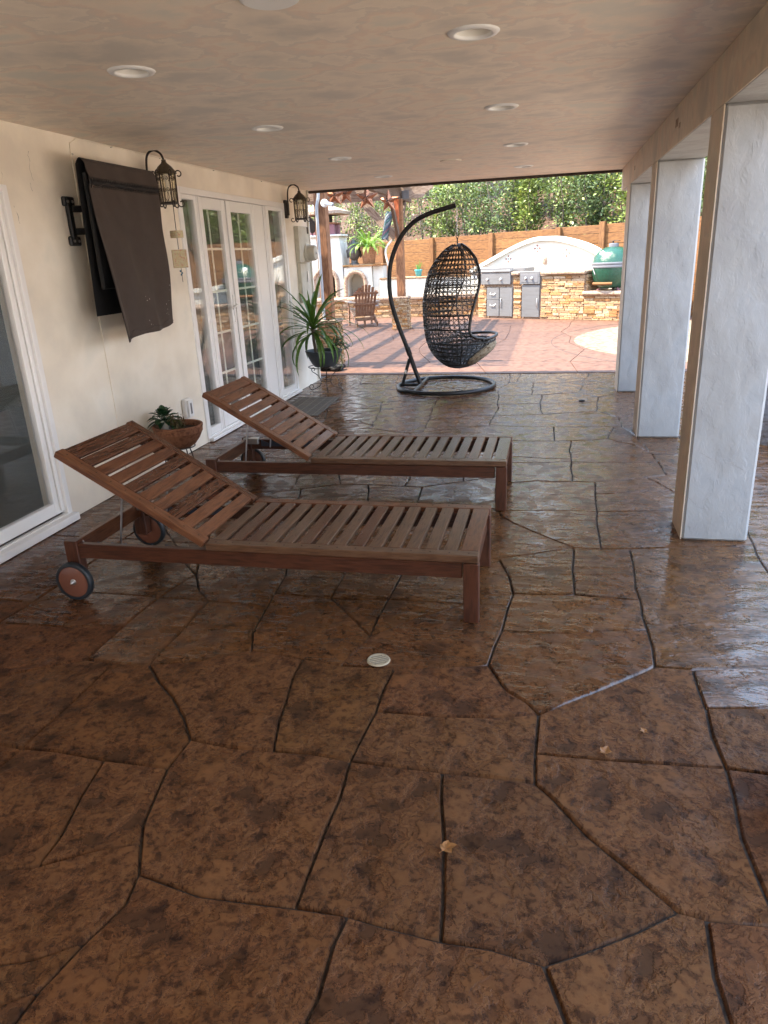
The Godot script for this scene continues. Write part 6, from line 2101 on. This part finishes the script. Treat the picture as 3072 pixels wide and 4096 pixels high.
func adirondack() -> void:
	var f := Vector3(-0.47, 0, -0.88).normalized()
	var t := thing("adirondack_chair", "weathered brown slatted adirondack chair seen from behind", "chair", Vector3(-4.325, 0, -17.22), atan2(-f.x, -f.z))
	# local: -z is forwards, the origin lies between the rear feet
	for sx in [-0.25, 0.25]:
		var b := MB.new()
		b.bar(Vector3(sx, 0.06, -0.02), Vector3(sx, 0.36, -0.80), 0.03, 0.11, 0.004)
		put(b, "leg", M.chair_wood, t)
		onebox("front_leg", M.chair_wood, t, Vector3(sx * 1.14, 0.28, -0.74), Vector3(0.03, 0.56, 0.10), 0.004)
		b = MB.new()
		b.box(Vector3(sx * 1.22, 0.575, -0.46), Vector3(0.13, 0.025, 0.72), 0.01)
		put(b, "armrest", M.grey_wood, t)
	for i in 6:
		var q := i / 5.0
		onebox("seat_slat", M.grey_wood, t, Vector3(0, lerpf(0.40, 0.265, q), lerpf(-0.80, -0.30, q)), Vector3(0.54, 0.02, 0.085), 0.004)
	var base := Vector3(0, 0.24, -0.26)
	var dir := Vector3(0, 0.92, 0.36).normalized()
	for i in 7:
		var k := i - 3
		var L := 0.80 - 0.018 * k * k
		var b := MB.new()
		b.uo = Vector2(rng.randf() * 4, rng.randf() * 4)
		b.bar(base + Vector3(k * 0.066, 0, 0), base + Vector3(k * 0.082, 0, 0) + dir * L, 0.064, 0.018, 0.004, Vector3(0, -0.36, 0.92))
		put(b, "back_slat", M.chair_wood, t)
	for q in [0.30, 0.58]:
		var b := MB.new()
		b.bar(base + dir * q * 1.0 + Vector3(-0.30, 0, 0.028), base + dir * q + Vector3(0.30, 0, 0.028), 0.02, 0.05, 0.003, dir)
		put(b, "back_rail", M.chair_wood, t)
	onebox("rear_rail", M.chair_wood, t, Vector3(0, 0.17, -0.27), Vector3(0.48, 0.08, 0.025), 0.004)
	onebox("centre_prop", M.chair_wood, t, Vector3(0, 0.09, -0.30), Vector3(0.05, 0.18, 0.03), 0.004)

# ---------------------------------------------------------------- build
func _ready() -> void:
	rng.seed = 20240607
	camera_and_light()
	materials()
	M.water = mat(Color(0.95, 0.97, 1.0, 0.05), 0.03)
	M.water.refraction_enabled = true
	M.water.refraction_scale = 0.033
	M.water.transparency = BaseMaterial3D.TRANSPARENCY_ALPHA
	M.drain = mat(lin(0.36, 0.30, 0.20), 0.6)
	M.teal_dull = mat(lin(0.24, 0.26, 0.22), 0.5)
	yard_ground()
	floor_stones()
	shell()
	garden_doors()
	sliding_door()
	kitchen()
	fence()
	hedge()
	side_fence()
	pergola()
	yard_things()
	lounger(Vector3(-0.28, 0, -2.91), 2.12, 0.69, "nearer slatted teak sun lounger with wheels, raised back, wet boards", 1)
	lounger(Vector3(-0.25, 0, -4.44), 2.11, 0.70, "farther slatted teak sun lounger, behind the nearer one", 2)
	egg_chair()
	tv_cover()
	lantern(Vector3(-2.955, 2.18, -5.58), "black iron wall lantern half hidden behind the cloth cover")
	lantern(Vector3(-2.96, 2.175, -8.78), "black iron wall lantern above the electric meter at the far end")
	wind_chime()
	wall_fittings()
	planters()
	small_things()
